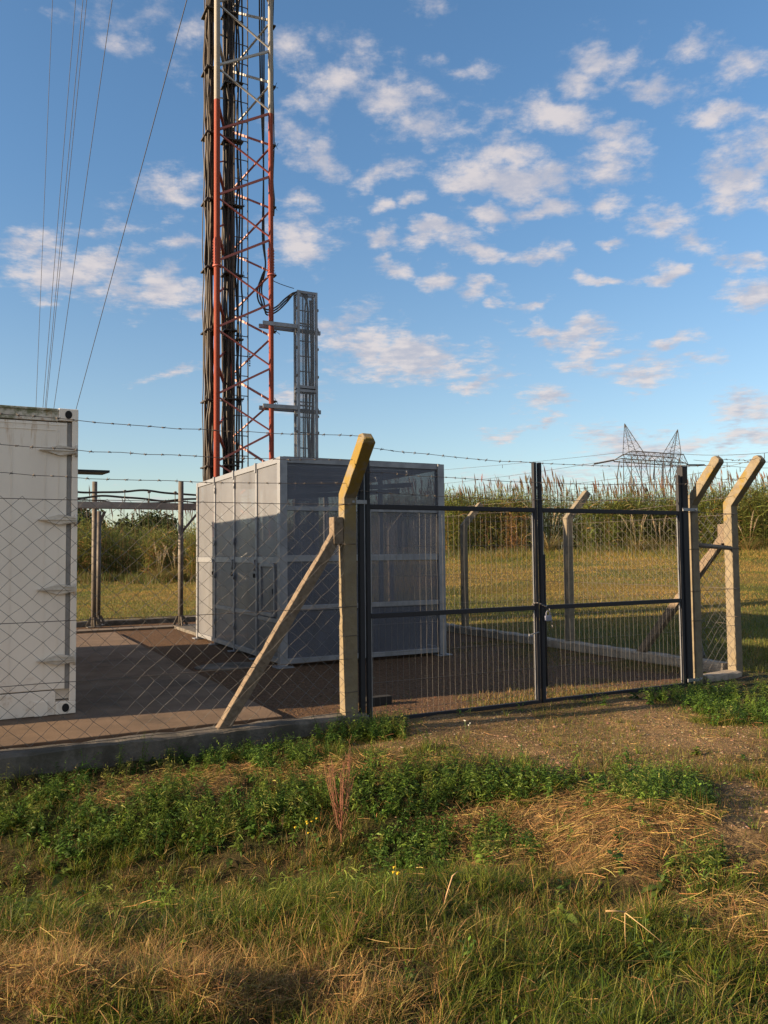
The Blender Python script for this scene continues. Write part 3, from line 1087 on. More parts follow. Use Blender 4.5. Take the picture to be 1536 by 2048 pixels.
# ------------------------------------------------------------------ lattice tower
def tower():
    H = 81.0
    t = thing('lattice_tower', 'tall slim three legged lattice mast painted in red and white bands', 'lattice tower', TW, A)
    Lg, Rg, Bg = (-.58, -.35), (.58, -.34), (.02, .66)
    for (x, y), r_ in ((Lg, .062), (Rg, .052), (Bg, .056)):
        m = MB().tube([(x, y, .0), (x, y, H)], r_, 14)
        leg = m.build('leg', 'tower', t)
        for z in (1.9, 7.4, 13.4):
            fl = MB().tube([(x, y, z), (x, y, z + .03)], r_ + .03, 12)
            for a_ in (2.4, 3.9, .2):
                cx_, cy_ = x + (r_ + .004) * math.cos(a_), y + (r_ + .004) * math.sin(a_)
                fl.box(cx_ - .010, cx_ + .010, cy_ - .010, cy_ + .010, z + .02, z + .60)
                for q in range(9):
                    fl.box(cx_ - .018, cx_ + .018, cy_ - .018, cy_ + .018, z + .05 + q * .06, z + .075 + q * .06)
            fl.build('splice_plate', 'tower', leg)
    MB().box(-1.1, 1.1, -.9, 1.2, -.3, .06).build('base_block', 'kerb', t, .02)
    far = MB()
    per = 1.37
    faces = (((Lg), 6.14, (Rg), 5.455), ((Rg), 6.09, (Bg), 6.775), ((Bg), 6.14, (Lg), 5.455))
    for (pa, za, pb, zb) in faces:
        za0, zb0 = za - per * math.floor(za / per), zb - per * math.floor(zb / per)
        nodes = sorted([(za0 + per * k, 0) for k in range(int(H / per))] + [(zb0 + per * k, 1) for k in range(int(H / per))])
        for (z1, s1), (z2, s2) in zip(nodes, nodes[1:]):
            if s1 == s2:
                continue
            a = Vector((*(pa, pb)[s1], z1 + .02))
            b = Vector((*(pa, pb)[s2], z2 - .02))
            wd = .052 if s1 == 0 else .034
            if z2 < 14.2:
                m = MB().bar(a, b, wd, wd * .8)
                m.build('diagonal', 'tower', t)
            else:
                far.bar(a, b, wd, wd * .8)
    o = far.build('diagonal', 'tower', t)
    o['kind'] = 'stuff'
    # climbing ladder inside
    ld_ = MB()
    lx0, lx1, ly = -.02, .28, .30
    for x in (lx0, lx1):
        ld_.tube([(x, ly, 2.2), (x, ly, H - 1)], .014, 6)
    for k in range(int((H - 4) / .43)):
        ld_.tube([(lx0, ly, 2.35 + k * .43), (lx1, ly, 2.35 + k * .43)], .011, 5)
    for k in range(7):
        ld_.tube([(lx1 + .03, ly, 5.6 + k * .05), (lx1 + .05, ly, 5.6 + k * .05)], .018, 6)
    ld_.build('ladder', 'galv_dull', t)
    ar = MB()
    for z, ln in ((15.3, .5), (28, .6), (40, .6), (43, .6), (50, .6), (74, 1.3)):
        ar.bar((-.55, -.3, z), (-.55 - ln, -.3 + .35 * ln, z), .06, .06)
    ar.build('guy_arm', 'tower', t)
    return t


tower()


def bundle(cx, cy, wx, wy, n, r0, r1, z0, z1, label, mats, seed, wav=.025, tail=True):
    """a bundle of individual vertical cables with ties; cx, cy in the tower frame"""
    rs = random.Random(seed)
    t = thing('cable_bundle', label, 'cable bundle', tw(cx, cy, 0), A, 'black cable bundles tied to the tower')
    parts = {k: MB() for k in mats}
    for i in range(n):
        bx, by = rs.uniform(-wx, wx) / 2, rs.uniform(-wy, wy) / 2
        r_ = rs.uniform(r0, r1)
        pts, z = [], z0 + rs.uniform(0, .2)
        ph = rs.uniform(0, 6)
        while z < z1:
            q = wav * (1 if z < 20 else .3)
            pts.append((bx + rs.uniform(-q, q), by + rs.uniform(-q, q), z))
            z += rs.uniform(.35, .75) if z < 16 else 5
        if tail and rs.random() < .5:
            pts[0] = (bx + rs.uniform(-.08, .05), by + rs.uniform(-.1, .05), z0)
            pts[1] = (bx + rs.uniform(-.10, .04), by, pts[1][2])
        parts[mats[i % len(mats)]].tube(smooth_path(pts, 3), r_, 6)
    for k in mats:
        parts[k].build('cable', k, t)
    for k in range(10):
        cl = MB()
        z = 3.4 + k * 1.37 + rs.uniform(-.1, .1)
        cl.box(-wx / 2 - .03, wx / 2 + .03, -wy / 2 - .025, wy / 2 + .025, z, z + .028)
        for q in range(6):
            xx_ = rs.uniform(-wx / 2 - .05, wx / 2 + .05)
            cl.tube([(xx_, -wy / 2 - .01, z), (xx_ + rs.uniform(-.05, .05), -wy / 2 - .05, z + rs.uniform(-.08, .1))], .006, 4)
        cl.build('cable_clamp', 'cable', t)
    return t


bundle(-.62, .05, .21, .42, 30, .012, .021, .9, 78, 'thick bundle of weathered black cables left of the front red leg', ['cable', 'cable_brown'], 3)
bundle(-.20, .12, .20, .30, 26, .012, .020, .9, 78, 'dark cable bundle inside the mast just right of the front leg', ['cable', 'cable_brown'], 5)
bundle(.02, .10, .10, .10, 4, .017, .021, 2.0, 78, 'pair of loose black cables running down beside the climbing ladder', ['cable'], 8, .03)
bundle(.66, -.22, .06, .10, 6, .012, .020, 8.6, 78, 'thin black cable run on the outer side of the right leg', ['cable'], 9, .02, False)

# guy wires to one anchor far behind the container
anch = gnd(57.5, 1168, .2)
ab = MB().sweep([[(-.5, -.4, -.2), (.5, -.4, -.2), (.5, .4, -.2), (-.5, .4, -.2)], [(-.35, -.25, .2), (.35, -.25, .2), (.35, .25, .2), (-.35, .25, .2)]])
ab.tube([(0, 0, .1), (.15, -.12, .35)], .03, 8)
# (the anchor block itself is hidden behind the container)
GL = [(374, 157, 430, 'lowest, most slanted guy wire rising from behind the container corner to the mast'),
      (225, 110, 425, 'second guy wire from the right, thin and steep above the container'),
      (174, 94, 400, 'right hand wire of the three guy wires bunched close together'),
      (166, 91, 400, 'middle wire of the three guy wires bunched close together'),
      (151, 86, 395, 'left hand wire of the three guy wires bunched close together'),
      (105, 72, 330, 'steepest guy wire, alone at the far left of the fan')]
for x0, x8, xt, lab in GL:
    sl_ = (x0 - x8) / 808.0
    yt = 808 - (xt - x8) / sl_
    top = at(xt, yt, 16.2)
    sag = 0
    pts = [anch.lerp(top, k / 12) for k in range(13)]
    o = MB().tube([p - anch for p in pts], .011, 5).build('guy_wire', 'guy', None, 0, anch)
    tag(o, lab, 'guy wire', 'guy wires of the mast')


# ------------------------------------------------------------------ cable bridge
def bridge():
    t = thing('cable_bridge', 'galvanised cable bridge on pipe supports between container and tower', 'cable bridge', uv(2.4, 17.4, 0), A)
    # supports: px 187 and 362 on the strip
    sp = [gnd(187, 1254, .06), gnd(196, 1250, .06), gnd(361, 1251, .06)]
    loc = []
    for p in sp:
        q = np.array([p.x, p.y])
        loc.append((float(q @ U2) - 2.4, float(q @ V2) - 17.4))
    tops = (3.12, 2.52, 3.12)
    for (x, y), zt, wd in zip(loc, tops, (.052, .05, .055)):
        m = MB().tube([(x, y, .06), (x, y, zt)], wd, 10)
        p = m.build('support_post', 'galv_dull', t)
        f = MB().box(x - .13, x + .13, y - .13, y + .13, .05, .068)
        for dx, dy in ((.14, 0), (-.14, 0), (0, .14), (0, -.14)):
            f.bar((x + dx, y + dy, .07), (x + dx * .35, y + dy * .35, .26), .02, .05)
        f.build('foot', 'galv_dull', p)
    xa, xb = loc[0][0] - 1.6, loc[2][0] + .55
    ya = (loc[0][1] + loc[2][1]) / 2
    for dy in (-.16, .16):
        MB().bar((xa, ya + dy, 2.60), (xb, ya + dy, 2.60), .035, .13).build('tray_rail', 'tray', t)
    r_ = MB()
    for k in range(16):
        x = xa + .15 + k * (xb - xa - .3) / 15
        r_.bar((x, ya - .14, 2.565), (x, ya + .14, 2.565), .03, .02)
    r_.build('tray_rungs', 'galv', t)
    MB().bar((loc[2][0] + .03, loc[2][1], 2.05), (loc[2][0] + .42, loc[2][1], 2.52), .045, .045).build('bracket', 'galv_dull', t)
    MB().bar((loc[1][0] - .02, loc[1][1], 2.15), (loc[1][0] + .12, loc[1][1], 2.52), .05, .06).build('bracket', 'galv_dull', t)
    for k, zc in enumerate((2.90, 2.77, 2.69)):
        pts = [(xa + i * (xb - xa) / 9, ya + (-.05 + .05 * k), zc + .035 * math.sin(i * 1.3 + k * 2) - .02 * (i % 2)) for i in range(10)]
        MB().tube(smooth_path(pts, 6), .022 if k < 2 else .014, 7).build('cable', 'cable', t)
    hk = MB()
    for x in (loc[0][0] + .55, loc[0][0] + 1.05, loc[0][0] + 1.6):
        hk.tube([(x, ya - .05, 2.66), (x, ya - .05, 2.93)], .009, 5)
        hk.tube([(x, ya - .09, 2.90), (x, ya - .01, 2.90)], .03, 8)
    hk.build('cable_hanger', 'galv_dull', t)
    return t


bridge()
st = MB().box(-3.6, 3.4, -.2, .2, -.15, .045)
tag(st.build('concrete_strip', pmat('strip_concrete', (0.144, 0.115, 0.086), (0.106, 0.082, 0.062), 3, .92, 0, .4), None, .01, uv(3.0, 17.35, 0), A), 'long narrow concrete strip carrying the pipe supports', 'concrete strip')


# ------------------------------------------------------------------ concrete fence posts
def bent_post(parent, u0, v0, z0, outd, mat, wd=.13, hb=2.08, reach=.42, rise=.46, name='post'):
    """square post with an outward leaning arm; coordinates in the parent's frame, outd = (du, dv)"""
    o = Vector((outd[0], outd[1], 0)).normalized()
    s = Vector((-o.y, o.x, 0))
    b0 = Vector((u0, v0, 0))

    def ring(c, n, w_=wd, d_=wd):
        # n = in-plane direction across the post
        return [c - s * w_ / 2 - n * d_ / 2, c + s * w_ / 2 - n * d_ / 2, c + s * w_ / 2 + n * d_ / 2, c - s * w_ / 2 + n * d_ / 2]

    armd = Vector((o.x * reach, o.y * reach, rise)).normalized()
    th = math.atan2(reach, rise)
    narm = o * math.cos(th) - Vector((0, 0, 1)) * math.sin(th)
    nm = (o + narm).normalized()
    bend = b0 + Vector((0, 0, hb))
    tip = bend + Vector((o.x * reach, o.y * reach, rise))
    k = 1 / math.cos(th / 2)
    rs = random.Random(int(u0 * 977 + v0 * 131 + z0 * 17) + int(wd * 1e4))
    rough = lambda R_, q=.0013: [p_ + Vector((rs.uniform(-q, q), rs.uniform(-q, q), 0)) for p_ in R_]
    rings = []
    nn = 26
    for i in range(nn):
        f = i / nn
        R_ = rough(ring(b0 + Vector((0, 0, z0 + (hb - z0) * f)), o, wd * (1.04 - .04 * f), wd * (1.04 - .04 * f)))
        if rs.random() < .14:        # a chipped arris
            j = rs.randrange(4)
            c0 = sum(R_, Vector()) / 4
            R_[j] = R_[j].lerp(c0, rs.uniform(.04, .13))
        rings.append(R_)
    rings.append(rough(ring(bend, nm, wd, wd * k), .002))
    for i in range(1, 7):
        f = i / 7
        R_ = rough(ring(bend.lerp(tip, f), narm, wd * (1 - .03 * f), wd * (1 - .05 * f)))
        if rs.random() < .35:
            j = rs.randrange(4)
            R_[j] = R_[j].lerp(sum(R_, Vector()) / 4, rs.uniform(.04, .12))
        rings.append(R_)
    rings += [rough(ring(tip, narm, wd * .97, wd * .95), .004), rough(ring(tip + armd * .03, narm, wd * .68, wd * .64), .006)]
    m = MB().sweep(rings)
    p = m.build(name, mat, parent, .006)
    return p, tip, bend, armd


def wire_path(a, b, n=14, sag=.03, jit=.006, seed=0):
    rs = random.Random(seed)
    a, b = Vector(a), Vector(b)
    return [a.lerp(b, i / n) + Vector((rs.uniform(-jit, jit), rs.uniform(-jit, jit), -sag * 4 * (i / n) * (1 - i / n) + rs.uniform(-jit, jit))) for i in range(n + 1)]


def barbed(parent, a, b, sag, seed, name='barbed_wire', r_=.0024, step=.13):
    rs = random.Random(seed)
    pts = wire_path(a, b, 16, sag, .006, seed)
    m = MB().tube(pts, r_, 4)
    L_ = (Vector(b) - Vector(a)).length
    for i in range(int(L_ / step)):
        t = (i + rs.uniform(.3, .7)) * step / L_ * 16
        k = min(int(t), 15)
        p = pts[k].lerp(pts[k + 1], t - k)
        d = (pts[k + 1] - pts[k]).normalized()
        for s_ in (-1, 1):
            e = Vector((rs.uniform(-1, 1), rs.uniform(-1, 1), rs.uniform(-1, 1))).normalized() * .017
            m.tube([p - e + d * .004 * s_, p + e + d * .004 * s_], .0018, 3)
        m.tube([p - d * .010, p + d * .010], .0052, 5)
    return m.build(name, 'wire', parent)


# front left fence (frame: origin at post base on the front line)
FL = thing('chain_link_fence', 'chain link fence in front of the white container with golden lichen post and brace', 'fence', uv(3.06, 6.60, 0), A)
postL, tipL, bendL, armL = bent_post(FL, 0, 0, -.3, (0, -1), 'lichen', .122, 2.06, .42, .47)
post2, tip2, bend2, _ = bent_post(FL, -3.15, 0, -.3, (0, -1), 'lichen_some', .135, 2.06, .42, .47)
# diagonal brace with a square block at its head
br = MB()
bp, bq = Vector((-1.17, .0, .07)), Vector((-.115, .0, 1.70))
br.rough_bar(bp, bq, .098, .092, (0, 1, 0), 26, .0016, 5)
br.box(-.160, -.0640, -.055, .055, 1.62, 1.865)
br.build('brace', 'old_concrete', FL, .006)


def chain(parent, a, b, z0, z1, seed, w_=.150, h_=.135, r_=.0018, mat='mesh_wire', jit=.004):
    """chain link panel from a to b (parent frame)"""
    a, b = Vector((*a, 0)), Vector((*b, 0))
    L_ = (b - a).length
    d = (b - a).normalized()
    n = Vector((-d.y, d.x, 0))
    P, Q_ = lattice_segments(0, L_, z0, z1, w_, h_, jit, .006, seed)
    # a little slack: the sheet bellies
    def mp(K):
        bel = .02 * np.sin(K[:, 0] * 1.7 + seed) * np.sin((K[:, 2] - z0) / (z1 - z0) * math.pi)
        return np.stack([a.x + d.x * K[:, 0] + n.x * (K[:, 1] + bel), a.y + d.y * K[:, 0] + n.y * (K[:, 1] + bel), K[:, 2]], 1)
    Vq, Fq = seg_tubes(mp(P), mp(Q_), r_, 3)
    return np_mesh('chain_link_mesh', Vq, Fq, mat, parent=parent)


chain(FL, (-3.08, -.075), (-.07, -.075), .13, 1.98, 1)
chain(FL, (-4.6, -.075), (-3.22, -.075), .13, 1.98, 2)
tw_ = MB()
for z in (1.98, 1.06, .60, .13):
    tw_.tube(wire_path((-4.6, -.078, z), (-.03, -.078, z), 20, .012, .003, int(z * 50)), .0028, 4)
for z in (1.98, 1.62, 1.06, .80, .30):
    for dz in (0,):
        tw_.tube([(-.066, -.066, z), (.066, -.066, z + .004), (.066, .065, z), (-.066, .065, z - .004), (-.066, -.066, z)], .0028, 4)
tw_.build('tension_wire', 'wire', FL)
for k, f in enumerate((.93, .52, .12)):
    pa = bend2.lerp(tip2, f) + Vector((0, 0, .0)) - Vector((0, .0, 0))
    pb = bendL.lerp(tipL, f)
    off = Vector((0, -.085, .04))
    barbed(FL, pa + Vector((-.07, -.06, .05)), pb + Vector((-.07, -.06, .05)), .035, 20 + k)

# right fence: frame at the gate-side concrete post
FR = thing('chain_link_fence', 'chain link fence with leaning grey posts turning the corner right of the gate', 'fence', uv(7.56, 6.66, 0), A)
pg, tipG, bendG, _ = bent_post(FR, -.025, 0, -.25, (0, -1), 'lichen_some', .108, 2.08, .40, .48)
cu, cv = .84, .16
pc, tipC, bendC, _ = bent_post(FR, cu, cv, -.15, (0, -1), 'lichen_some', .118, 2.10, .44, .52)
side = []
for i, (du, dv, zz0) in enumerate(((.89, 3.26, 0), (.94, 6.34, 0), (.96, 9.4, 0), (.97, 12.2, 0))):
    side.append(bent_post(FR, du, dv, -.15, (1, -.15), 'concrete', .112, 2.05, .36, .42))
b2 = MB()
b2.rough_bar((cu + .02, cv + 1.62, .06), (cu, cv + .12, 1.68), .10, .095, (1, 0, 0), 26, .0016, 6)
b2.box(cu - .052, cu + .052, cv + .062, cv + .158, 1.62, 1.86)
b2.build('brace', 'old_concrete', FR, .006)
pr = MB().tube([(.03, .02, 1.60), (cu - .056, cv - .03, 1.56)], .028, 10)
pr.build('rail_pipe', 'galv_dull', FR)
chain(FR, (.07, .02), (cu - .075, cv - .04), .12, 1.98, 5, .15, .135, .0024, 'mesh_wire')
chain(FR, (cu + .075, cv + .08), (.965, 3.2), .14, 1.98, 6, .15, .135, .0016)
chain(FR, (.97, 3.33), (1.01, 6.28), .14, 1.98, 7, .15, .135, .0016)
chain(FR, (1.02, 6.4), (1.03, 9.34), .14, 1.98, 8, .15, .135, .0016)
tw2 = MB()
for z in (1.98, 1.06, .62, .14):
    tw2.tube(wire_path((.0, .0, z), (cu, cv - .08, z), 6, .0, .002, int(z * 31)), .0026, 4)
    tw2.tube(wire_path((cu + .08, cv, z), (1.03, 12.2, z), 24, .01, .003, int(z * 37)), .0026, 4)
for (pu, pv) in ((cu, cv), (-.025, 0)):
    for z in (1.98, 1.55, 1.06, .72):
        tw2.tube([(pu - .064, pv - .064, z), (pu + .064, pv - .064, z + .005), (pu + .064, pv + .062, z), (pu - .064, pv + .062, z), (pu - .064, pv - .064, z)], .0032, 4)
tw2.build('tension_wire', 'wire', FR)
for k, f in enumerate((.93, .52, .12)):
    barbed(FR, bendG.lerp(tipG, f) + Vector((.07, -.05, .04)), bendC.lerp(tipC, f) + Vector((-.06, -.05, .04)), .02, 40 + k)
    prev = bendC.lerp(tipC, f) + Vector((.05, .0, .04))
    for j, s_ in enumerate(side):
        nx = s_[2].lerp(s_[1], f) + Vector((0, 0, .03))
        barbed(FR, prev, nx, .03, 50 + k * 5 + j)
        prev = nx

# three barbed strands across the gate opening
dU = 7.56 - 3.06
for k, (f, lab) in enumerate(((.80, 'top strand of barbed wire sagging across the sky above the gate'), (.40, 'middle strand of barbed wire across the gate opening'), (.05, 'lowest strand of barbed wire just above the gate top rail'))):
    a = bendL.lerp(tipL, f) + Vector((.07, -.05, .02))
    b = bendG.lerp(tipG, f) + Vector((dU - .07, .06 - .05, .03))
    t0 = thing('barbed_wire', lab, 'barbed wire', uv(3.06, 6.60, 0), A, 'barbed wire strands over the gate')
    barbed(t0, a, b, .05 if k else .07, 70 + k, 'strand')


# ------------------------------------------------------------------ gate
def steel_post(u0, v0, wd, zt, label, side):
    t = thing('gate_post', label, 'gate post', uv(u0, v0, 0), A, 'dark steel gate posts')
    MB().box(-wd / 2, wd / 2, -wd / 2, wd / 2, -.2, zt).build('tube', 'black_paint', t, .005)
    MB().box(-wd / 2 - .002, wd / 2 + .002, -wd / 2 - .002, wd / 2 + .002, zt + .0005, zt + .008).build('cap', 'black_paint', t, .002)
    for zc in (2.005, .06):
        cl = MB()
        if side < 0:
            cl.box(-wd / 2 - .10, wd / 2 + .02, -wd / 2 - .016, -wd / 2 - .004, zc - .018, zc + .018)
            cl.box(-wd / 2 - .085, -wd / 2 - .06, -wd / 2 - .03, -wd / 2 - .016, zc - .012, zc + .012)
        else:
            cl.box(-wd / 2 - .02, wd / 2 + .13, -wd / 2 - .016, -wd / 2 - .004, zc - .018, zc + .018)
            cl.tube([(wd / 2 + .10, -wd / 2 - .016, zc), (wd / 2 + .10, -wd / 2 - .03, zc)], .012, 6)
        cl.build('clamp', 'galv', t, .002)
    return t


steel_post(3.19, 6.59, .05, 2.42, 'dark steel gate post tight against the golden lichen concrete post', -1)
steel_post(7.335, 6.60, .085, 2.50, 'thick dark steel gate post in front of the right concrete post', 1)


def leaf(u0, u1, label, zt, hinge_left, seed):
    t = thing('gate_leaf', label, 'gate', uv(u0, 6.58, 0), A, 'dark steel gate leaves')
    w_ = u1 - u0
    st_ = .037
    for x0, top in ((0, 2.43 if hinge_left else 2.46), (w_ - st_, 2.46 if hinge_left else 2.40)):
        MB().box(x0, x0 + st_, -.020, .020, -.02, top).build('stile', 'black_paint', t, .004)
    for z, hh in ((1.965, .045), (.965, .045), (.01, .045)):
        MB().box(st_ + .0005, w_ - st_ - .0005, -.018, .018, z - hh / 2, z + hh / 2).build('rail', 'black_paint', t, .004)
    # inner bead the wire is welded to
    for x in (st_ + .012, w_ - st_ - .012):
        for za, zb in ((.04, .94), (.99, 1.94)):
            MB().box(x - .004, x + .004, -.006, .006, za, zb).build('bead', 'galv', t)
    r_ = np.random.default_rng(seed)
    P, Q_ = [], []
    for z0, z1 in ((.034, .942), (.988, 1.942)):
        n = int((w_ - 2 * st_) / .0625)
        xs = st_ + .03 + np.arange(n) * (w_ - 2 * st_ - .06) / (n - 1)
        zn = np.linspace(z0, z1, 8)
        for x in xs:
            off = np.cumsum(r_.normal(0, .0025, 8))
            off -= np.linspace(off[0], off[-1], 8)
            yo = r_.normal(0, .002, 8)
            for k in range(7):
                P.append((x + off[k], yo[k], zn[k]))
                Q_.append((x + off[k + 1], yo[k + 1], zn[k + 1]))
        for z in np.linspace(z0 + .06, z1 - .06, 4):
            P.append((st_ + .004, .003, z))
            Q_.append((w_ - st_ - .004, .003, z + r_.normal(0, .003)))
    Vq, Fq = seg_tubes(P, Q_, .0013, 4)
    np_mesh('welded_wire', Vq, Fq, 'mesh_wire', parent=t)
    if hinge_left:
        MB().tube([(w_ - .02, -.034, .72), (w_ - .15, -.05, .70)], .006, 6).tube([(w_ - .15, -.05, .70), (w_ - .158, -.05, .70)], .012, 8).build('bolt_pin', 'galv', t)
    else:
        MB().tube([(st_ + .02, -.012, .16), (st_ + .02, -.012, 1.5)], .009, 8).tube([(st_ + .02, -.012, 1.5), (st_ + .02, .012, 1.5)], .009, 6).build('drop_bolt', 'black_paint', t)
    return t


leaf(3.235, 5.192, 'left leaf of the dark steel gate, in front of the silvery cage', 1.97, True, 1)
leaf(5.222, 7.262, 'right leaf of the dark steel gate, with the padlock at its edge', 1.97, False, 2)
# chain and padlock at the meeting stiles
ch = MB()
cc = Vector((5.205, 6.58, .985))
n_l = 16
for i in range(n_l):
    a0, a1 = 2 * math.pi * i / n_l, 2 * math.pi * (i + .9) / n_l
    p = lambda a_: uv(cc.x + .085 * math.cos(a_), cc.y + .055 * math.sin(a_), cc.z + .02 * math.sin(a_ * 2) + (.012 if math.sin(a_) < 0 else 0))
    ch.tube([p(a0), p((a0 + a1) / 2), p(a1)], .0075, 6)
for i in range(5):
    q0 = uv(5.30 + .008 * i, 6.53, .955 - .042 * i)
    q1 = uv(5.306 + .008 * i, 6.53, .955 - .042 * i - .036)
    ch.tube([q0, q1], .0065, 6)
tag(ch.build('gate_chain', pmat('chain_steel', (.14, .13, .13), (.22, .2, .19), 30, .45, .6, 0), None), 'short dark chain looped round the two meeting gate stiles', 'chain')
pk = thing('padlock', 'silver padlock hanging from the chain in the middle of the gate', 'padlock', uv(5.262, 6.51, .86), A)
MB().box(-.040, .040, -.014, .014, -.028, .026).build('lock_body', 'lock', pk, .006)
sh = [(-.021, 0, .024), (-.022, 0, .05), (-.012, 0, .068), (.0, 0, .073), (.012, 0, .068), (.022, 0, .05), (.021, 0, .024)]
MB().tube(smooth_path(sh, 4), .005, 8).build('shackle', 'lock', pk)
# dark drop stop block inside the gate
blk = gnd(757, 1403, .04)
bk = MB().box(-.13, .13, -.05, .05, -.05, .05).tube([(-.16, 0, .0), (.15, 0, .03)], .014, 6)
tag(bk.build('gate_stop', 'dark_hole', None, .006, blk + Vector((0, .02, 0)), A), 'dark flat stop bar lying on the gravel just inside the gate foot', 'gate stop')
fab = gnd(1400, 1318, .06)
fm = MB()
rs = random.Random(4)
fm.sweep([[(.10 * q * math.cos(a) * rs.uniform(.7, 1.2), .05 * q * math.sin(a), z) for a in np.linspace(0, 2 * math.pi, 10, endpoint=False)] for q, z in ((.7, 0), (1.1, .05), (.8, .12), (.5, .18), (.2, .25))])
tag(fm.build('dark_rag', 'cable', None, 0, fab, A), 'dark torn plastic rag caught at the foot of the chain link between the bent posts', 'rag')


# ------------------------------------------------------------------ transmission pylon
def pylon():
    D = 150.0
    base = at(1310, 1060, D)
    base.z = 0
    t = thing('transmission_pylon', 'distant grey lattice power pylon with two pointed peaks above the reeds', 'pylon', base, 0)
    dep = 5.0
    q = lambda px, py, o=0: at(px, py, D) - base + Vector((0, o, 0))

    def truss(m, pa, pb, qa, qb, n, r_):
        """zigzag between chords pa-pb and qa-qb"""
        for i in range(n):
            a, b = pa.lerp(pb, i / n), pa.lerp(pb, (i + 1) / n)
            c, d = qa.lerp(qb, i / n), qa.lerp(qb, (i + 1) / n)
            m.append((a, d, r_))
            m.append((c, b, r_))
            m.append((b, d, r_))

    def make(name, segs):
        Vq, Fq = seg_tubes([s[0] for s in segs], [s[1] for s in segs], np.array([s[2] for s in segs]), 4)
        np_mesh(name, Vq, Fq, 'pylon', parent=t)

    R0, R1 = .080, .026
    for (xl, xr, xtl, xtr) in ((1263, 1300, 1262, 1298), (1327, 1360, 1329, 1352)):
        s = []
        cs = []
        for o in (0, dep):
            zb = 1075
            a, b, c, d = q(xl, 912, o), q(xl, zb, o), q(xr, 915, o), q(xr, zb, o)
            s += [(a, b, R0), (c, d, R0)]
            truss(s, a, b, c, d, 4, R1)
            cs.append((a, b, c, d))
        for i in range(4):
            truss(s, cs[0][0].lerp(cs[0][2], 0 if i % 2 else 1), cs[0][1].lerp(cs[0][3], 0 if i % 2 else 1), cs[1][0].lerp(cs[1][2], 0 if i % 2 else 1), cs[1][1].lerp(cs[1][3], 0 if i % 2 else 1), 4, R1) if i < 2 else None
        # main diagonal leading into the peak
        make('pylon_leg', s)
    for (xt, yt, xl, xr) in ((1257, 843, 1260, 1290), (1365, 855, 1342, 1364)):
        s = []
        for o in (.5, dep - .5):
            a, b, c = q(xt, yt, dep / 2), q(xl, 903, o), q(xr, 906, o)
            s += [(a, b, R0 * .8), (a, c, R0 * .9)]
            truss(s, a.lerp(b, .2), b, a.lerp(c, .2), c, 4, R1 * .8)
            mid = q((xl + xr) / 2 + (8 if xt < 1300 else -8), 950, o)
            s += [(c, q(xr + (12 if xt < 1300 else -18), 975, o), R0), (b, q(xl + 30 if xt < 1300 else xl + 12, 975, o), R0 * .8)]
        make('peak', s)
    s = []
    ch_ = []
    for o in (0, dep):
        tl, tr, bl, br_ = q(1262, 902, o), q(1367, 909, o), q(1243, 917, o), q(1372, 926, o)
        s += [(tl, tr, R0 * 1.2), (bl, br_, R0 * 1.2)]
        truss(s, tl, tr, bl.lerp(br_, .15), br_, 9, R1 * 1.2)
        tipl, tipr = q(1236, 917, dep / 2), q(1387, 927, dep / 2)
        s += [(tl, tipl, R0 * .8), (bl, tipl, R0), (tr, tipr, R0 * .8), (br_, tipr, R0)]
        ch_.append((tl, tr, bl, br_))
    truss(s, ch_[0][2], ch_[0][3], ch_[1][2], ch_[1][3], 6, R1)
    truss(s, ch_[0][0], ch_[0][1], ch_[1][0], ch_[1][1], 6, R1)
    make('crossarm', s)
    for (x0, y0, x1, y1) in ((1242, 920, 1237, 955), (1313, 924, 1310, 958), (1378, 928, 1376, 968), (1328, 925, 1329, 972)):
        make('insulator_string', [(q(x0, y0, 1), q(x1, y1, 1), .10)])
    for (x0, y0, x1, y1) in ((1195, 925, 1236, 917), (1387, 927, 1420, 927)):
        make('insulator_string', [(q(x0, y0, dep / 2), q(x1, y1, dep / 2), .16)])
    return t


pylon()
PL = [(1195, 925, 150, 780, 975, 260, 'power line falling left from the near crossarm tip of the pylon'),
      (1240, 956, 150, 860, 988, 230, 'lower power line left of the pylon, just above the reed tops'),
      (1310, 958, 150, 860, 1000, 220, 'lowest power line drooping left behind the reed plumes'),
      (1262, 903, 152, 700, 950, 300, 'thin upper wire running left from the pylon peak foot'),
      (1365, 908, 150, 1700, 884, 95, 'uppermost power line running right from the pylon crossarm'),
      (1387, 920, 150, 1700, 908, 95, 'second power line running right past the bent posts'),
      (1420, 927, 150, 1700, 925, 95, 'heavy power line level with the post tips right of the pylon')]
for (x0, y0, d0, x1, y1, d1, lab) in PL:
    a, b = at(x0, y0, d0), at(x1, y1, d1)
    pts = [a.lerp(b, i / 10) - Vector((0, 0, 3.0 * 4 * (i / 10) * (1 - i / 10) * .25)) - a for i in range(11)]
    m = MB().tube(pts, .035, 4)
    for k in (3, 6):
        m.tube([pts[k] - Vector((0, 0, .05)), pts[k] - Vector((0, 0, .8))], .06, 4)
    tag(m.build('power_line', 'guy', None, 0, a), lab, 'power line', 'power lines of the pylon')


# ------------------------------------------------------------------ vegetation
def jitcol(base, n, amt=.25, hue=.1):
    b = np.asarray(base)[None]
    k = 1 + rng.normal(0, amt, (n, 1))
    h_ = 1 + rng.normal(0, hue, (n, 3))
    return np.clip(b * k * h_ * .78, .006, .75)


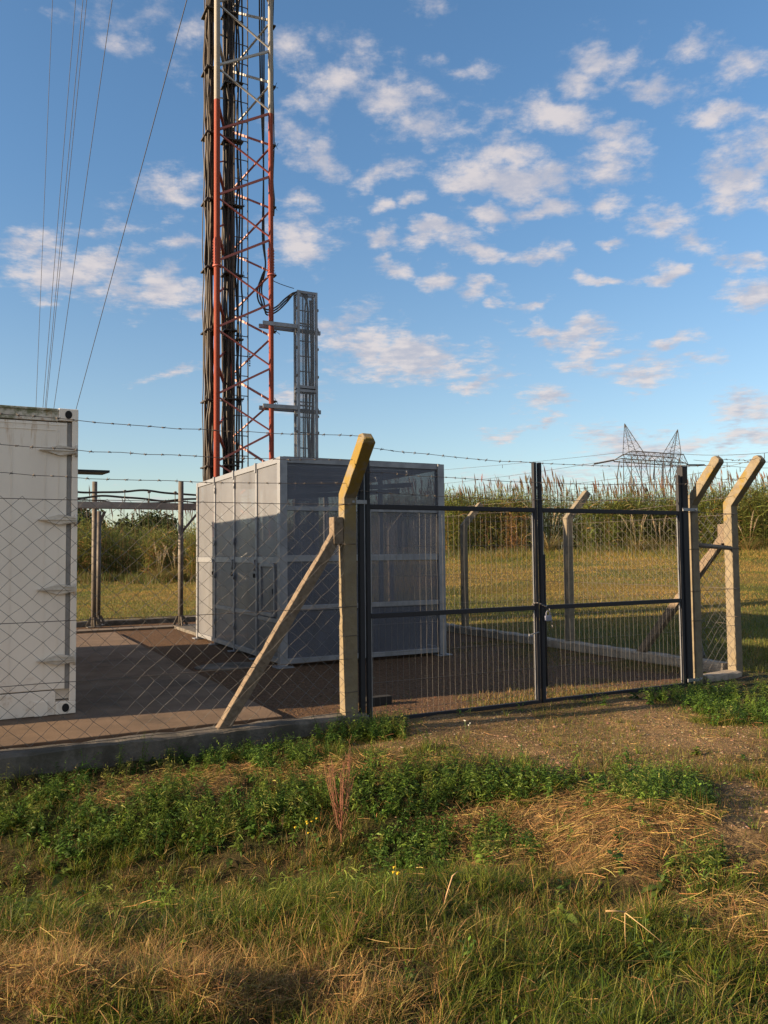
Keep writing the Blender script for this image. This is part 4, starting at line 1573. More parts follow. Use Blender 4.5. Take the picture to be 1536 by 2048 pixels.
def blades(name, x, y, h, w_, lean, col, mat='veg', K=4, az=None, parent=None, z=None):
    n = len(x)
    z = terrain(x, y) if z is None else z
    az = rng.uniform(0, 2 * math.pi, n) if az is None else az
    t = np.linspace(0, 1, K)[None]
    off = lean[:, None] * h[:, None] * t ** 2
    zz0 = h[:, None] * t * (1 - .35 * np.minimum(lean[:, None], 1.6) * t)
    Cl = np.stack([x[:, None] + np.cos(az)[:, None] * off, y[:, None] + np.sin(az)[:, None] * off, z[:, None] - .01 + zz0], -1)
    fa = az + math.pi / 2 + rng.normal(0, .7, n)
    ww = (w_ / 2)[:, None] * (1.02 - t ** 1.7)
    Sd = np.stack([np.cos(fa)[:, None] * ww, np.sin(fa)[:, None] * ww, ww * 0], -1)
    return strips(name, Cl, Sd, col, mat, parent)


def scatter(n, d0, d1, marg=1.3, power=1.0):
    """random ground points in the wedge in front of the viewer, wider than the frame"""
    d = (rng.uniform(d0 ** power, d1 ** power, n)) ** (1 / power)
    x = rng.uniform(-1, 1, n) * (.49 * d + marg)
    return x, d


def keep_out(x, y):
    """inside the compound or under kerbs"""
    u, v = x * U2[0] + y * U2[1], x * V2[0] + y * V2[1]
    return (v > 6.46) & (u < 8.6) & (v < 19.1)


GREEN1, GREEN2, OLIVE = (.105, .150, .018), (.050, .095, .013), (.175, .165, .028)
STRAW, STRAW2, BROWN = (.50, .335, .125), (.35, .225, .085), (.20, .115, .048)

# 1 near verge: tufts of standing grass, green and dry, over a thin short sward
def verge():
    nT = 19000
    x, y = scatter(nT, 2.1, 7.6, 1.0, 1.2)
    k = ~keep_out(x, y)
    x, y = x[k], y[k]
    z = terrain(x, y)
    gz, lz, sz = zones(x, y, z)
    cl = vnoise(x, y, 2.4, 51)
    cl2 = vnoise(x, y, 1.0, 57)
    low = sst(y, 4.6, 3.8)
    dens = (.08 + 1.1 * sst(cl, .36, .58)) * (1 - .97 * gz) * (1 - .8 * sz * (y > 3.3)) * (.5 + .5 * low) + .22 * lz
    k = rng.uniform(0, 1, len(x)) < dens
    x, y, cl, cl2, lz, sz, gz = [q[k] for q in (x, y, cl, cl2, lz, sz, gz)]
    m = len(x)
    drytuft = np.clip(.10 + 1.8 * (cl2 - .5) + rng.normal(0, .22, m) + .25 * sst(y, 3.3, 2.8) * sst(cl2, .4, .6) - .45 * lz + .4 * sz, .04, .95)
    nb = rng.integers(14, 40, m)
    th = rng.uniform(.05, .145, m) * (.65 + .7 * cl)
    ti = np.repeat(np.arange(m), nb)
    n = len(ti)
    a = rng.uniform(0, 6.283, n)
    rad = np.abs(rng.normal(0, .026, n))
    bx, by = x[ti] + np.cos(a) * rad, y[ti] + np.sin(a) * rad
    dry = rng.uniform(0, 1, n) < drytuft[ti]
    hh = th[ti] * rng.uniform(.4, 1.25, n) * np.where(dry, 1.0, .9)
    az = a + rng.normal(0, .8, n) + .5
    lean = np.abs(rng.normal(.55, .45, n)) + rad * 8
    ww = np.where(dry, rng.uniform(.0014, .0034, n), rng.uniform(.0018, .0042, n))
    r1, r2 = rng.uniform(0, 1, (n, 1)), rng.uniform(0, 1, (n, 1))
    gcol = np.where(r1 < .45, jitcol((.165, .205, .022), n), np.where(r1 < .85, jitcol(GREEN2, n), jitcol(OLIVE, n)))
    dcol = np.where(r2 < .55, jitcol(STRAW, n, .3), np.where(r2 < .93, jitcol(STRAW2, n, .3), jitcol(BROWN, n, .3)))
    tag(blades('grass', bx, by, hh, ww, lean, np.where(dry[:, None], dcol, gcol), az=az), kind='stuff')
    # thin short sward
    x, y = scatter(230000, 2.1, 7.6, 1.0, 1.3)
    k = ~keep_out(x, y)
    x, y = x[k], y[k]
    z = terrain(x, y)
    gz, lz, sz = zones(x, y, z)
    cl = vnoise(x, y, 4.2, 59)
    k = rng.uniform(0, 1, len(x)) < (.25 + .75 * sst(cl, .32, .55)) * (1 - .9 * gz) * (1 - .6 * sz)
    x, y, cl = x[k], y[k], cl[k]
    n = len(x)
    dry = rng.uniform(0, 1, n) < .45
    colr = np.where(dry[:, None], np.where(rng.uniform(0, 1, (n, 1)) < .5, jitcol(STRAW2, n, .3), jitcol(BROWN, n, .3)), jitcol(GREEN1, n, .3))
    tag(blades('short_grass', x, y, rng.uniform(.015, .05, n), rng.uniform(.0015, .0035, n), np.abs(rng.normal(.7, .5, n)), colr, K=3), kind='stuff')


verge()


# 2 lying straw
def straw_lay(name, n0, d0, d1, sel):
    x, y = scatter(n0, d0, d1, .8, 1.3)
    k = ~keep_out(x, y)
    x, y = x[k], y[k]
    z = terrain(x, y)
    gz, lz, sz = zones(x, y, z)
    k = rng.uniform(0, 1, len(x)) < sel(x, y, gz, lz, sz)
    x, y, z = x[k], y[k], z[k]
    n = len(x)
    L_ = rng.uniform(.025, .13, n)
    az = rng.normal(.3, .9, n) + np.where(rng.uniform(0, 1, n) < .5, 0, math.pi)
    el = np.abs(rng.normal(.0, .16, n))
    t = np.linspace(-.5, .5, 4)[None]
    bow = rng.normal(0, .06, n)[:, None] * L_[:, None]
    zb = rng.uniform(.0, .05, n)
    cx_ = x[:, None] + np.cos(az)[:, None] * L_[:, None] * t - np.sin(az)[:, None] * bow * (1 - 4 * t ** 2)
    cy_ = y[:, None] + np.sin(az)[:, None] * L_[:, None] * t + np.cos(az)[:, None] * bow * (1 - 4 * t ** 2)
    cz_ = np.maximum(terrain(cx_, cy_), z[:, None] - .05) + zb[:, None] + (t + .5) * (L_ * el)[:, None] + .004 + np.abs(bow) * .3 * (1 - 4 * t ** 2)
    ww = rng.uniform(.0006, .0014, n)[:, None] * np.ones_like(t)
    roll = rng.uniform(0, math.pi, n)[:, None]
    Sd = np.stack([-np.sin(az)[:, None] * np.cos(roll) * ww, np.cos(az)[:, None] * np.cos(roll) * ww, np.sin(roll) * ww], -1)
    r_ = rng.uniform(0, 1, (n, 1))
    colr = np.where(r_ < .30, jitcol(STRAW, n, .3) * .78, np.where(r_ < .62, jitcol(STRAW2, n, .3) * .78, jitcol(BROWN, n, .3)))
    return tag(strips(name, np.stack([cx_, cy_, cz_], -1), Sd, colr, 'dry'), kind='stuff')


straw_lay('straw', 300000, 2.2, 7.6, lambda x, y, g_, l_, s_: np.clip(.52 * s_ * (1 - .6 * l_) * (1 - .9 * g_) + .012 + .02 * (y < 3.6), 0, 1))

# 3 leafy weeds on the ditch bank and under the fence
WEED = dict(C=[], S=[], K=[])


def weeds(n0, d0, d1, sel, hmin, hmax, wmul, seed, greens, nst=(2, 5), nl=(9, 16), llen=(.025, .06)):
    x, y = scatter(n0, d0, d1, .8, 1.0)
    k = ~keep_out(x, y)
    x, y = x[k], y[k]
    z = terrain(x, y)
    gz, lz, sz = zones(x, y, z)
    cl = vnoise(x, y, 2.6, seed)
    k = rng.uniform(0, 1, len(x)) < sel(x, y, gz, lz, sz, cl)
    x, y, z, cl = x[k], y[k], z[k], cl[k]
    Cs, Ss, Ks = [], [], []
    for i in range(len(x)):
        hp = rng.uniform(hmin, hmax) * (.55 + .9 * cl[i])
        base = np.array(greens[rng.integers(len(greens))]) * rng.uniform(.7, 1.35)
        for s_ in range(rng.integers(*nst)):
            a_ = rng.uniform(0, 6.283)
            le = abs(rng.normal(.25, .2))
            hs = hp * rng.uniform(.6, 1.1)
            m = rng.integers(*nl)
            tt = np.linspace(.12, 1, m)
            px_ = x[i] + np.cos(a_) * le * hs * tt ** 1.4 + rng.normal(0, .004, m)
            py_ = y[i] + np.sin(a_) * le * hs * tt ** 1.4 + rng.normal(0, .004, m)
            pz_ = z[i] + hs * tt * (1 - .2 * le * tt)
            # stem ribbon
            ts = np.linspace(0, 1, 4)
            sc = np.stack([x[i] + np.cos(a_) * le * hs * ts ** 1.4, y[i] + np.sin(a_) * le * hs * ts ** 1.4, z[i] + hs * ts * (1 - .2 * le * ts)], -1)
            Cs.append(sc[None])
            sw = np.array([.0016, .0014, .001, .0006])
            Ss.append(np.stack([sw, sw * .3, sw * 0], -1)[None])
            Ks.append((base * .9)[None])
            la = rng.uniform(0, 6.283, m) + np.arange(m) * 2.4
            ll = rng.uniform(*llen, m) * (1.15 - .6 * tt)
            elv = rng.normal(.45, .35, m)
            t4 = np.array([0, .35, .7, 1.0])[None]
            dx, dy, dz = np.cos(la) * np.cos(elv), np.sin(la) * np.cos(elv), np.sin(elv)
            cx_ = px_[:, None] + dx[:, None] * ll[:, None] * t4
            cy_ = py_[:, None] + dy[:, None] * ll[:, None] * t4
            cz_ = pz_[:, None] + dz[:, None] * ll[:, None] * t4 - .45 * ll[:, None] * t4 ** 2
            pw = (ll * wmul)[:, None] * np.array([.25, 1.0, .8, .05])[None]
            rr = rng.normal(0, .5, m)[:, None]
            Cs.append(np.stack([cx_, cy_, cz_], -1))
            Ss.append(np.stack([-np.sin(la)[:, None] * pw * np.cos(rr), np.cos(la)[:, None] * pw * np.cos(rr), pw * np.sin(rr)], -1))
            Ks.append(np.clip(base[None] * (1 + rng.normal(0, .22, (m, 1))), .01, .5))
    return np.concatenate(Cs), np.concatenate(Ss), np.concatenate(Ks)


LUSH = [(.080, .150, .022), (.060, .118, .020), (.120, .180, .028), (.048, .095, .018)]
w1 = weeds(13000, 3.6, 8.8, lambda x, y, g_, l_, s_, c_: .9 * l_ * sst(c_, .25, .55) * (y > 3.9) + .02 * (1 - g_) * (y > 4), .07, .20, .11, 61, LUSH)
w2 = weeds(6500, 3.6, 8.8, lambda x, y, g_, l_, s_, c_: .85 * l_ * sst(c_, .55, .35) * (y > 3.9) + .01, .05, .13, .26, 67, LUSH, (2, 5), (6, 11), (.03, .065))
w3 = weeds(900, 2.2, 4.2, lambda x, y, g_, l_, s_, c_: .10 + .3 * l_, .04, .09, .22, 71, LUSH, (2, 4), (5, 9), (.025, .05))
PALE = [(.17, .21, .035), (.20, .20, .05), (.13, .19, .03)]
DEAD = [(.26, .15, .07), (.32, .21, .10), (.20, .11, .055)]
w4 = weeds(5200, 3.4, 8.8, lambda x, y, g_, l_, s_, c_: .55 * l_ * sst(c_, .45, .7) + .03 * (1 - g_), .10, .26, .06, 73, PALE, (2, 6), (10, 18), (.03, .075))
w5 = weeds(3200, 3.0, 8.8, lambda x, y, g_, l_, s_, c_: .30 * l_ + .10 * s_ + .03, .06, .20, .05, 79, DEAD, (1, 4), (3, 8), (.015, .04))
w6 = weeds(900, 3.0, 8.8, lambda x, y, g_, l_, s_, c_: .45 * l_ + .04 * (1 - g_), .05, .11, .17, 83, [(.10, .15, .028), (.14, .18, .035), (.07, .11, .022)], (1, 3), (5, 9), (.06, .13))
WL = (w1, w2, w3, w4, w5, w6)
tag(strips('weeds', *[np.concatenate([q[i] for q in WL]) for i in range(3)], 'veg'), kind='stuff')

# 4 short turf and moss on the drive and stones
x, y = scatter(240000, 4.6, 11.5, .8, 1.2)
k = ~keep_out(x, y)
x, y = x[k], y[k]
z = terrain(x, y)
gz, lz, sz = zones(x, y, z)
c_ = vnoise(x, y, 1.7, 81)
k = rng.uniform(0, 1, len(x)) < (.12 + .9 * sst(c_, .40, .56)) * np.where(gz > .2, .8, .5)
x, y = x[k], y[k]
n = len(x)
dry = rng.uniform(0, 1, n) < .25
colr = np.where(dry[:, None], jitcol(STRAW2, n), jitcol((.14, .165, .030), n))
tag(blades('short_turf_grass', x, y, rng.uniform(.015, .06, n), rng.uniform(.0022, .0045, n), np.abs(rng.normal(.6, .4, n)), colr, K=3), kind='stuff')


def stones(name, x, y, r_, colr):
    n = len(x)
    z = terrain(x, y)
    ov = np.array([[1, 0, 0], [0, 1, 0], [-1, 0, 0], [0, -1, 0], [.6, .6, .6], [-.6, .6, .55], [-.6, -.6, .6], [.6, -.6, .5], [0, 0, .85]], float)
    of = np.array([[0, 4, 7], [0, 1, 4], [1, 5, 4], [1, 2, 5], [2, 6, 5], [2, 3, 6], [3, 7, 6], [3, 0, 7], [4, 5, 8], [5, 6, 8], [6, 7, 8], [7, 4, 8]])
    a = rng.uniform(0, 6.283, n)
    V = ov[None] * (1 + rng.normal(0, .18, (n, 9, 3))) * (r_[:, None, None] * np.array([1.2, .9, .75])[None, None])
    ca, sa = np.cos(a)[:, None], np.sin(a)[:, None]
    Vx, Vy = V[..., 0] * ca - V[..., 1] * sa, V[..., 0] * sa + V[..., 1] * ca
    V = np.stack([Vx + x[:, None], Vy + y[:, None], V[..., 2] + z[:, None] - .002], -1).reshape(-1, 3)
    Ff = (of[None] + (np.arange(n) * 9)[:, None, None]).reshape(-1, 3)
    cc_ = np.repeat(colr, 9, 0)
    return tag(np_mesh(name, V, Ff, 'dry', cc_), kind='stuff')


x, y = scatter(90000, 4.3, 13, .8, 1.2)
k = ~keep_out(x, y)
x, y = x[k], y[k]
gz, lz, sz = zones(x, y, terrain(x, y))
k = rng.uniform(0, 1, len(x)) < gz * .9 + .03
x, y = x[k], y[k]
n = len(x)
r1_ = np.clip(rng.lognormal(math.log(.0055), .40, n), .003, .020)
grey = rng.uniform(0, 1, (n, 1))
tag(stones('gravel', x, y, r1_, np.where(grey < .9, jitcol((.26, .175, .105), n, .3), jitcol((.36, .29, .22), n, .2))), kind='stuff')
# yard gravel inside the compound
u_, v_ = rng.uniform(2.62, 8.3, 42000), rng.uniform(6.75, 15, 42000)
k = rng.uniform(0, 1, len(u_)) < sst(v_, 15, 7)
u_, v_ = u_[k], v_[k]
x, y = u_ * U2[0] + v_ * V2[0], u_ * U2[1] + v_ * V2[1]
n = len(x)
r1_ = np.clip(rng.lognormal(math.log(.006), .4, n), .003, .02)
tag(stones('yard_gravel', x, y, r1_, jitcol((.135, .080, .048), n, .35)), kind='stuff')

# weeds and grass just inside the gate and along the kerbs
u_ = np.concatenate([rng.uniform(3.3, 7.3, 11000), 8.3 - rng.exponential(.7, 22000)])
v_ = np.concatenate([6.62 + rng.exponential(.28, 11000), rng.uniform(6.75, 11.5, 22000)])
x, y = u_ * U2[0] + v_ * V2[0], u_ * U2[1] + v_ * V2[1]
c_ = vnoise(x, y, 1.9, 91)
k = (u_ < 8.3) & (u_ > 5.5 - 2.3 * (v_ < 8)) & (rng.uniform(0, 1, len(x)) < sst(c_, .32, .62))
x, y = x[k], y[k]
n = len(x)
dry = rng.uniform(0, 1, n) < .45
tag(blades('yard_grass', x, y, rng.uniform(.02, .075, n), rng.uniform(.003, .006, n), np.abs(rng.normal(.5, .4, n)), np.where(dry[:, None], jitcol(STRAW2, n), jitcol((.085, .115, .022), n)), K=3), kind='stuff')

# 5 the field
x, y = scatter(420000, 9.5, 47, 3.0, 1.15)
k = ~keep_out(x, y)
x, y = x[k], y[k]
u_, v_ = x * U2[0] + y * U2[1], x * V2[0] + y * V2[1]
k = (v_ > 6.7) | (y > 10.5)
x, y = x[k], y[k]
n = len(x)
c1_ = vnoise(x, y, .33, 101)
c2_ = .5 * vnoise(x, y, 1.2, 103) + .5 * vnoise(x * .22, y, .8, 107)
bank = np.exp(-((y - 43.5) / 3.0) ** 2) * sst(x - .12 * y, -3, 2)
swale = np.exp(-((y - 25.5 - 1.5 * np.sin(x * .22)) / 1.0) ** 2) * sst(x, .5, 2.5)
right_near = sst(y, 19, 13) * sst(x, 3, 6)
pd = np.clip(.44 + 1.5 * (c1_ - .5) + 1.6 * (c2_ - .5) - .35 * swale - .25 * right_near - .30 * sst(y, 27, 17), .1, .92)
dry = rng.uniform(0, 1, n) < pd
hh = rng.uniform(.02, .08, n) * (.6 + 1.2 * c2_) * (1 + 6.0 * bank * vnoise(x, y, .6, 109)) * (1 + .8 * right_near)
ww = rng.uniform(.006, .012, n) * (.6 + y / 45)
colr = np.where(dry[:, None], jitcol((.33, .225, .062), n, .25), jitcol((.125, .145, .026), n, .25))
tag(blades('field_grass', x, y, hh, ww, np.abs(rng.normal(.4, .35, n)), colr, K=3), kind='stuff')


# rough unmown grass along the foot of the reeds
n = 90000
x = rng.uniform(-30, 46, n)
y = 47.2 - rng.exponential(1.9, n) * np.where(x / 46 > -.12, 1.25, .55)
k = (vnoise(x, y, .5, 141) > .36) & (y > 38)
x, y = x[k], y[k]
n = len(x)
c1_ = vnoise(x, y, .35, 143)[:, None]
hh = rng.uniform(.2, .8, n) * (.4 + 1.0 * vnoise(x, y, .5, 147)) * sst(y, 39.5, 45)
brn = rng.uniform(0, 1, (n, 1)) < .35 + .8 * (c1_ - .5)
tag(blades('rough_grass', x, y, hh + .05, rng.uniform(.012, .024, n), np.abs(rng.normal(.5, .35, n)), np.where(brn, jitcol((.24, .16, .075), n, .28), jitcol((.105, .130, .032), n, .28)), K=4), kind='stuff')


# 6 reed bed behind the field
def reedbed():
    n = 18000
    x = rng.uniform(-34, 52, n)
    dpt = rng.exponential(2.6, n)
    edge = 47.5 - 1.8 * sst(x, -4, 6) + 2.2 * (vnoise(x, x * 0, .12, 111) - .5) * 2 + 1.2 * (vnoise(x, x * 0, .6, 113) - .5)
    # thickets with darker gaps between them
    gap = vnoise(x, x * 0, .55, 151, 2)
    kp = (rng.uniform(0, 1, n) < .30 + .9 * sst(gap, .36, .52)) | (dpt > 3.5)
    x, dpt, edge = x[kp], dpt[kp], edge[kp]
    n = len(x)
    y = edge + dpt + 1.6 * sst(gap[kp], .48, .34)
    z = terrain(x, y)
    patch = vnoise(x, y, .16, 117)
    hgt = (2.40 + .70 * sst(x, -6, 4) + 1.5 * vnoise(x, y, .2, 119) + rng.normal(0, .35, n)) * (.80 + .2 * sst(dpt, 0, 1.5))
    brownp = (.25 + .75 * sst(x, -9, -2)) * sst(patch, .50, .60) * sst(dpt, 3.0, .5)
    Cs, Ss, Ks = [], [], []
    # stems
    t = np.linspace(0, 1, 4)[None]
    az = rng.uniform(0, 6.283, n)
    ln = np.abs(rng.normal(.10, .10, n)) * hgt
    cx_ = x[:, None] + np.cos(az)[:, None] * ln[:, None] * t ** 2
    cy_ = y[:, None] + np.sin(az)[:, None] * ln[:, None] * t ** 2
    cz_ = z[:, None] + hgt[:, None] * t
    ww = .013 * (1 - .6 * t) * np.ones((n, 1))
    stem = np.stack([cx_, cy_, cz_], -1)
    br_ = rng.uniform(0, 1, n) < .12 + .8 * brownp
    cst_ = np.where(br_[:, None], jitcol((.40, .25, .11), n), jitcol((.17, .185, .05), n))
    Cs.append(stem)
    Ss.append(np.stack([ww, ww * .2, ww * 0], -1))
    Ks.append(cst_)
    # arching leaves
    for q in range(9):
        f = rng.uniform(.12, 1.0, n)
        ll = rng.uniform(.45, 1.15, n)
        la = rng.uniform(0, 6.283, n)
        el = rng.normal(.75, .3, n)
        px_ = x + np.cos(az) * ln * f ** 2
        py_ = y + np.sin(az) * ln * f ** 2
        pz_ = z + hgt * f
        dx, dy, dz = np.cos(la) * np.cos(el), np.sin(la) * np.cos(el), np.sin(el)
        cx_ = px_[:, None] + (dx * ll)[:, None] * t
        cy_ = py_[:, None] + (dy * ll)[:, None] * t
        cz_ = pz_[:, None] + (dz * ll)[:, None] * t - (.55 * ll)[:, None] * t ** 2
        cz_ = np.maximum(cz_, z[:, None] + .02)
        ww = rng.uniform(.012, .026, n)[:, None] * (1.03 - t ** 1.6)
        Cs.append(np.stack([cx_, cy_, cz_], -1))
        rr = rng.normal(.3, .5, n)[:, None]
        Ss.append(np.stack([-np.sin(la)[:, None] * ww * np.cos(rr), np.cos(la)[:, None] * ww * np.cos(rr), ww * np.sin(rr)], -1))
        brl = rng.uniform(0, 1, n) < np.clip(.10 + .95 * brownp * sst(f, 1.0, .45) + .25 * sst(f, .35, .1), 0, .95)
        yel = patch[:, None] * .6
        gcol = jitcol((.145, .185, .040), n, .32) * (1 - yel) + jitcol((.27, .26, .075), n, .24) * yel
        Ks.append(np.where(brl[:, None], jitcol((.36, .22, .095), n, .3), gcol))
    o = strips('reeds', np.concatenate(Cs), np.concatenate(Ss), np.concatenate(Ks), 'veg')
    tag(o, kind='stuff')
    # plumes: spindle shaped, brownish
    m = 3000
    x = rng.uniform(-34, 52, m)
    y = 48.5 + rng.exponential(3.0, m)
    z = terrain(x, y)
    pl = sst(x, -6, 2) * .75 + .25
    k = (rng.uniform(0, 1, m) < (.25 + .9 * vnoise(x, y, .3, 131)) * pl) & (x < 24 + rng.normal(0, 4, m))
    x, y, z = x[k], y[k], z[k]
    m = len(x)
    top = z + 3.55 + 1.5 * vnoise(x, y, .2, 119) + rng.normal(0, .35, m)
    L_ = rng.uniform(.45, .95, m)
    t = np.linspace(0, 1, 6)[None]
    az = rng.normal(2.8, .9, m)
    le = rng.uniform(.05, .35, m)
    cx_ = x[:, None] + (np.cos(az) * le * L_)[:, None] * t ** 1.5
    cy_ = y[:, None] + (np.sin(az) * le * L_)[:, None] * t ** 1.5
    cz_ = top[:, None] + L_[:, None] * t
    prof = np.array([.15, .7, 1.0, .85, .5, .06])[None] * rng.uniform(.018, .045, m)[:, None]
    colp = np.where(rng.uniform(0, 1, (m, 1)) < .6, jitcol((.20, .140, .105), m, .22), jitcol((.29, .22, .16), m, .22))
    Cp = np.stack([cx_, cy_, cz_], -1)
    Cs = [Cp, Cp, Cp]
    Ss = [np.stack([prof * math.cos(a), prof * math.sin(a), prof * 0], -1) for a in (0, 1.05, 2.1)]
    # their stalks
    s6 = np.stack([x[:, None] + 0 * t, y[:, None] + 0 * t, z[:, None] + 1.5 + (top - z - 1.5)[:, None] * t], -1)
    Cs.append(s6)
    wv_ = .009 * np.ones((m, 6))
    Ss.append(np.stack([wv_, wv_ * .2, wv_ * 0], -1))
    tag(strips('reed_plumes_foliage', np.concatenate(Cs), np.concatenate(Ss), np.concatenate([colp] * 3 + [jitcol((.2, .17, .07), m)]), 'dry'), kind='stuff')


reedbed()


def pampas(px, Yd, hgt, npl, label, lean=.4, white=True):
    p = at(px, 1100, Yd)
    zb = float(terrain(np.array([p.x]), np.array([p.y]))[0])
    t = thing('pampas_grass', label, 'pampas grass', (p.x, p.y, zb), 0, 'pampas grass clumps along the reed edge')
    n = 420
    a = rng.uniform(0, 6.283, n)
    r_ = rng.uniform(0, .25, n)
    h_ = rng.uniform(.5, 1.0, n) * hgt * .62
    bl = blades('leaf_tuft', np.cos(a) * r_, np.sin(a) * r_, h_, rng.uniform(.012, .02, n), np.abs(rng.normal(.9, .3, n)), np.where(rng.uniform(0, 1, (n, 1)) < .55, jitcol((.30, .22, .09), n), jitcol((.11, .13, .035), n)), 'veg', 5, a, t, np.zeros(n))
    for i in range(npl):
        ang = rng.uniform(0, 6.283)
        le = lean * rng.uniform(.3, 1.1)
        hz = hgt * rng.uniform(.75, 1.1)
        s = np.linspace(0, 1, 14)
        ax, ay = math.cos(ang) * .12 + np.cos(ang) * le * hz * s ** 2, math.sin(ang) * .12 + np.sin(ang) * le * hz * s ** 2
        az_ = hz * s * (1 - .15 * le * s)
        prof = np.where(s < .62, .006, .075 * np.sin(np.clip((s - .60) / .40, 0, 1) * math.pi) ** .7 + .006)
        # plume as many fine hairs round the stalk
        Cs = [np.stack([ax, ay, az_], -1)[None]]
        Ss = [np.stack([np.full(14, .006), np.zeros(14), np.zeros(14)], -1)[None]]
        Ks = [np.array([[.30, .24, .12]])]
        o1 = strips('stalk', Cs[0], Ss[0], Ks[0], 'dry', t)
        m = 150
        f = rng.uniform(.60, 1.0, m)
        bx, by, bz = np.interp(f, s, ax), np.interp(f, s, ay), np.interp(f, s, az_)
        ha = rng.uniform(0, 6.283, m)
        hl = rng.uniform(.08, .2, m) * np.sin(np.clip((f - .55) / .47, .05, .98) * math.pi)
        tq = np.linspace(0, 1, 3)[None]
        C_ = np.stack([bx[:, None] + (np.cos(ha) * hl * .5)[:, None] * tq, by[:, None] + (np.sin(ha) * hl * .5)[:, None] * tq, bz[:, None] + (hl * .9)[:, None] * tq - .3 * hl[:, None] * tq ** 2], -1)
        wq = .010 * (1.1 - tq) * np.ones((m, 1))
        S_ = np.stack([-np.sin(ha)[:, None] * wq, np.cos(ha)[:, None] * wq, wq * .3], -1)
        strips('plume', C_, S_, jitcol((.52, .43, .30), m, .15), 'dry', t)


pampas(1100, 44.5, 3.0, 7, 'pale pampas grass with leaning plumes left of the gate stiles in front of the reeds', .55)
pampas(1275, 45.0, 2.6, 5, 'pale pampas grass behind the right gate leaf below the pylon', .35)
pampas(1320, 45.5, 2.4, 3, 'small pampas clump just right of the bigger one below the pylon', .25)
pampas(1497, 45.5, 2.5, 4, 'pampas clump with upright cream plumes right of the corner post', .25)
pampas(318, 45.5, 2.2, 5, 'pampas clump with cream plumes seen under the cable bridge', .35)
pampas(352, 46.5, 2.4, 4, 'pampas clump close to the left edge of the cage', .3)


# far trees behind the reeds on the left
def far_tree(px, Yd, hgt, rad, label, seed):
    r_ = np.random.default_rng(seed)
    p = at(px, 1110, Yd)
    t = thing('round_tree', label, 'tree', (p.x, p.y, 0), 0, 'dark trees beyond the reeds')
    tr = MB().tube([(0, 0, -.2), (.1, .05, hgt * .3), (.0, .1, hgt * .6)], [.22, .17, .09], 8)
    for k in range(5):
        a = k * 1.3
        tr.tube([(.05, .05, hgt * .32), (math.cos(a) * rad * .5, math.sin(a) * rad * .5, hgt * .6)], [.09, .03], 6)
    tr.build('trunk', pmat('bark', (.12, .09, .06), (.07, .055, .04), 6, .9), t)
    n = 7000
    cs = r_.normal(0, 1, (26, 3))
    cs /= np.linalg.norm(cs, axis=1, keepdims=True)
    cs *= r_.uniform(.3, .85, (26, 1))
    ci = r_.integers(0, 26, n)
    pt = cs[ci] + r_.normal(0, .17, (n, 3))
    pt = pt * np.array([rad, rad, hgt * .40]) + np.array([0, 0, hgt * .58])
    d = r_.normal(0, 1, (n, 3))
    d /= np.linalg.norm(d, axis=1, keepdims=True)
    e = np.cross(d, r_.normal(0, 1, (n, 3)))
    e /= np.linalg.norm(e, axis=1, keepdims=True)
    tq = np.array([-.5, 0, .5])[None, :, None]
    wq = np.array([.3, 1, .2])[None, :, None]
    strips('crown', pt[:, None] + d[:, None] * tq * .34, e[:, None] * wq * .09, jitcol((.045, .062, .020), n, .3), 'veg', t)


far_tree(140, 70, 6.4, 3.2, 'dark bushy tree beyond the reeds close to the container edge', 1)
far_tree(172, 74, 5.2, 2.0, 'small dark tree beyond the reeds just right of the container', 2)
far_tree(262, 80, 5.6, 2.6, 'low dark tree beyond the reeds under the cable bridge', 3)
far_tree(300, 78, 6.2, 3.4, 'broad dark tree beyond the reeds under the cable bridge', 4)


# ------------------------------------------------------------------ individual plants of the verge
def zt(p):
    return float(terrain(np.array([p.x]), np.array([p.y]))[0])


def on_ground(px, py):
    p = gnd(px, py, 0)
    for _ in range(6):
        p = gnd(px, py, zt(p))
    return p


def dry_weed():
    p = on_ground(682, 1708)
    t = thing('dry_weed', 'tall thin reddish brown dead weed standing in the verge below the kerb', 'weed', p)
    rs = random.Random(6)
    m = MB()
    m.tube([(0, 0, -.02), (.003, 0, .10), (-.006, .004, .24), (.0, .0, .40)], [.004, .0035, .003, .002], 6)
    for i in range(34):
        z0 = rs.uniform(.10, .34)
        a = rs.uniform(0, 6.28)
        L_ = rs.uniform(.18, .46 - z0 * .25)
        sp = rs.uniform(.03, .11)
        c, s = math.cos(a), math.sin(a)
        pts = [(0, 0, z0), (c * sp * .5, s * sp * .5, z0 + L_ * .3), (c * sp * .8, s * sp * .8, z0 + L_ * .65), (c * sp, s * sp, z0 + L_)]
        m.tube(pts, [.0019, .0016, .0013, .0008], 4)
        for q in range(5):
            f = rs.uniform(.35, 1)
            b = Vector(pts[1]).lerp(Vector(pts[3]), f)
            m.tube([b, b + Vector((rs.uniform(-.02, .02), rs.uniform(-.02, .02), rs.uniform(.01, .05)))], .0008, 3)
    m.build('stalks', pmat('red_brown_stalk', (.26, .105, .060), (.18, .08, .05), 14, .8, 0, 0), t)


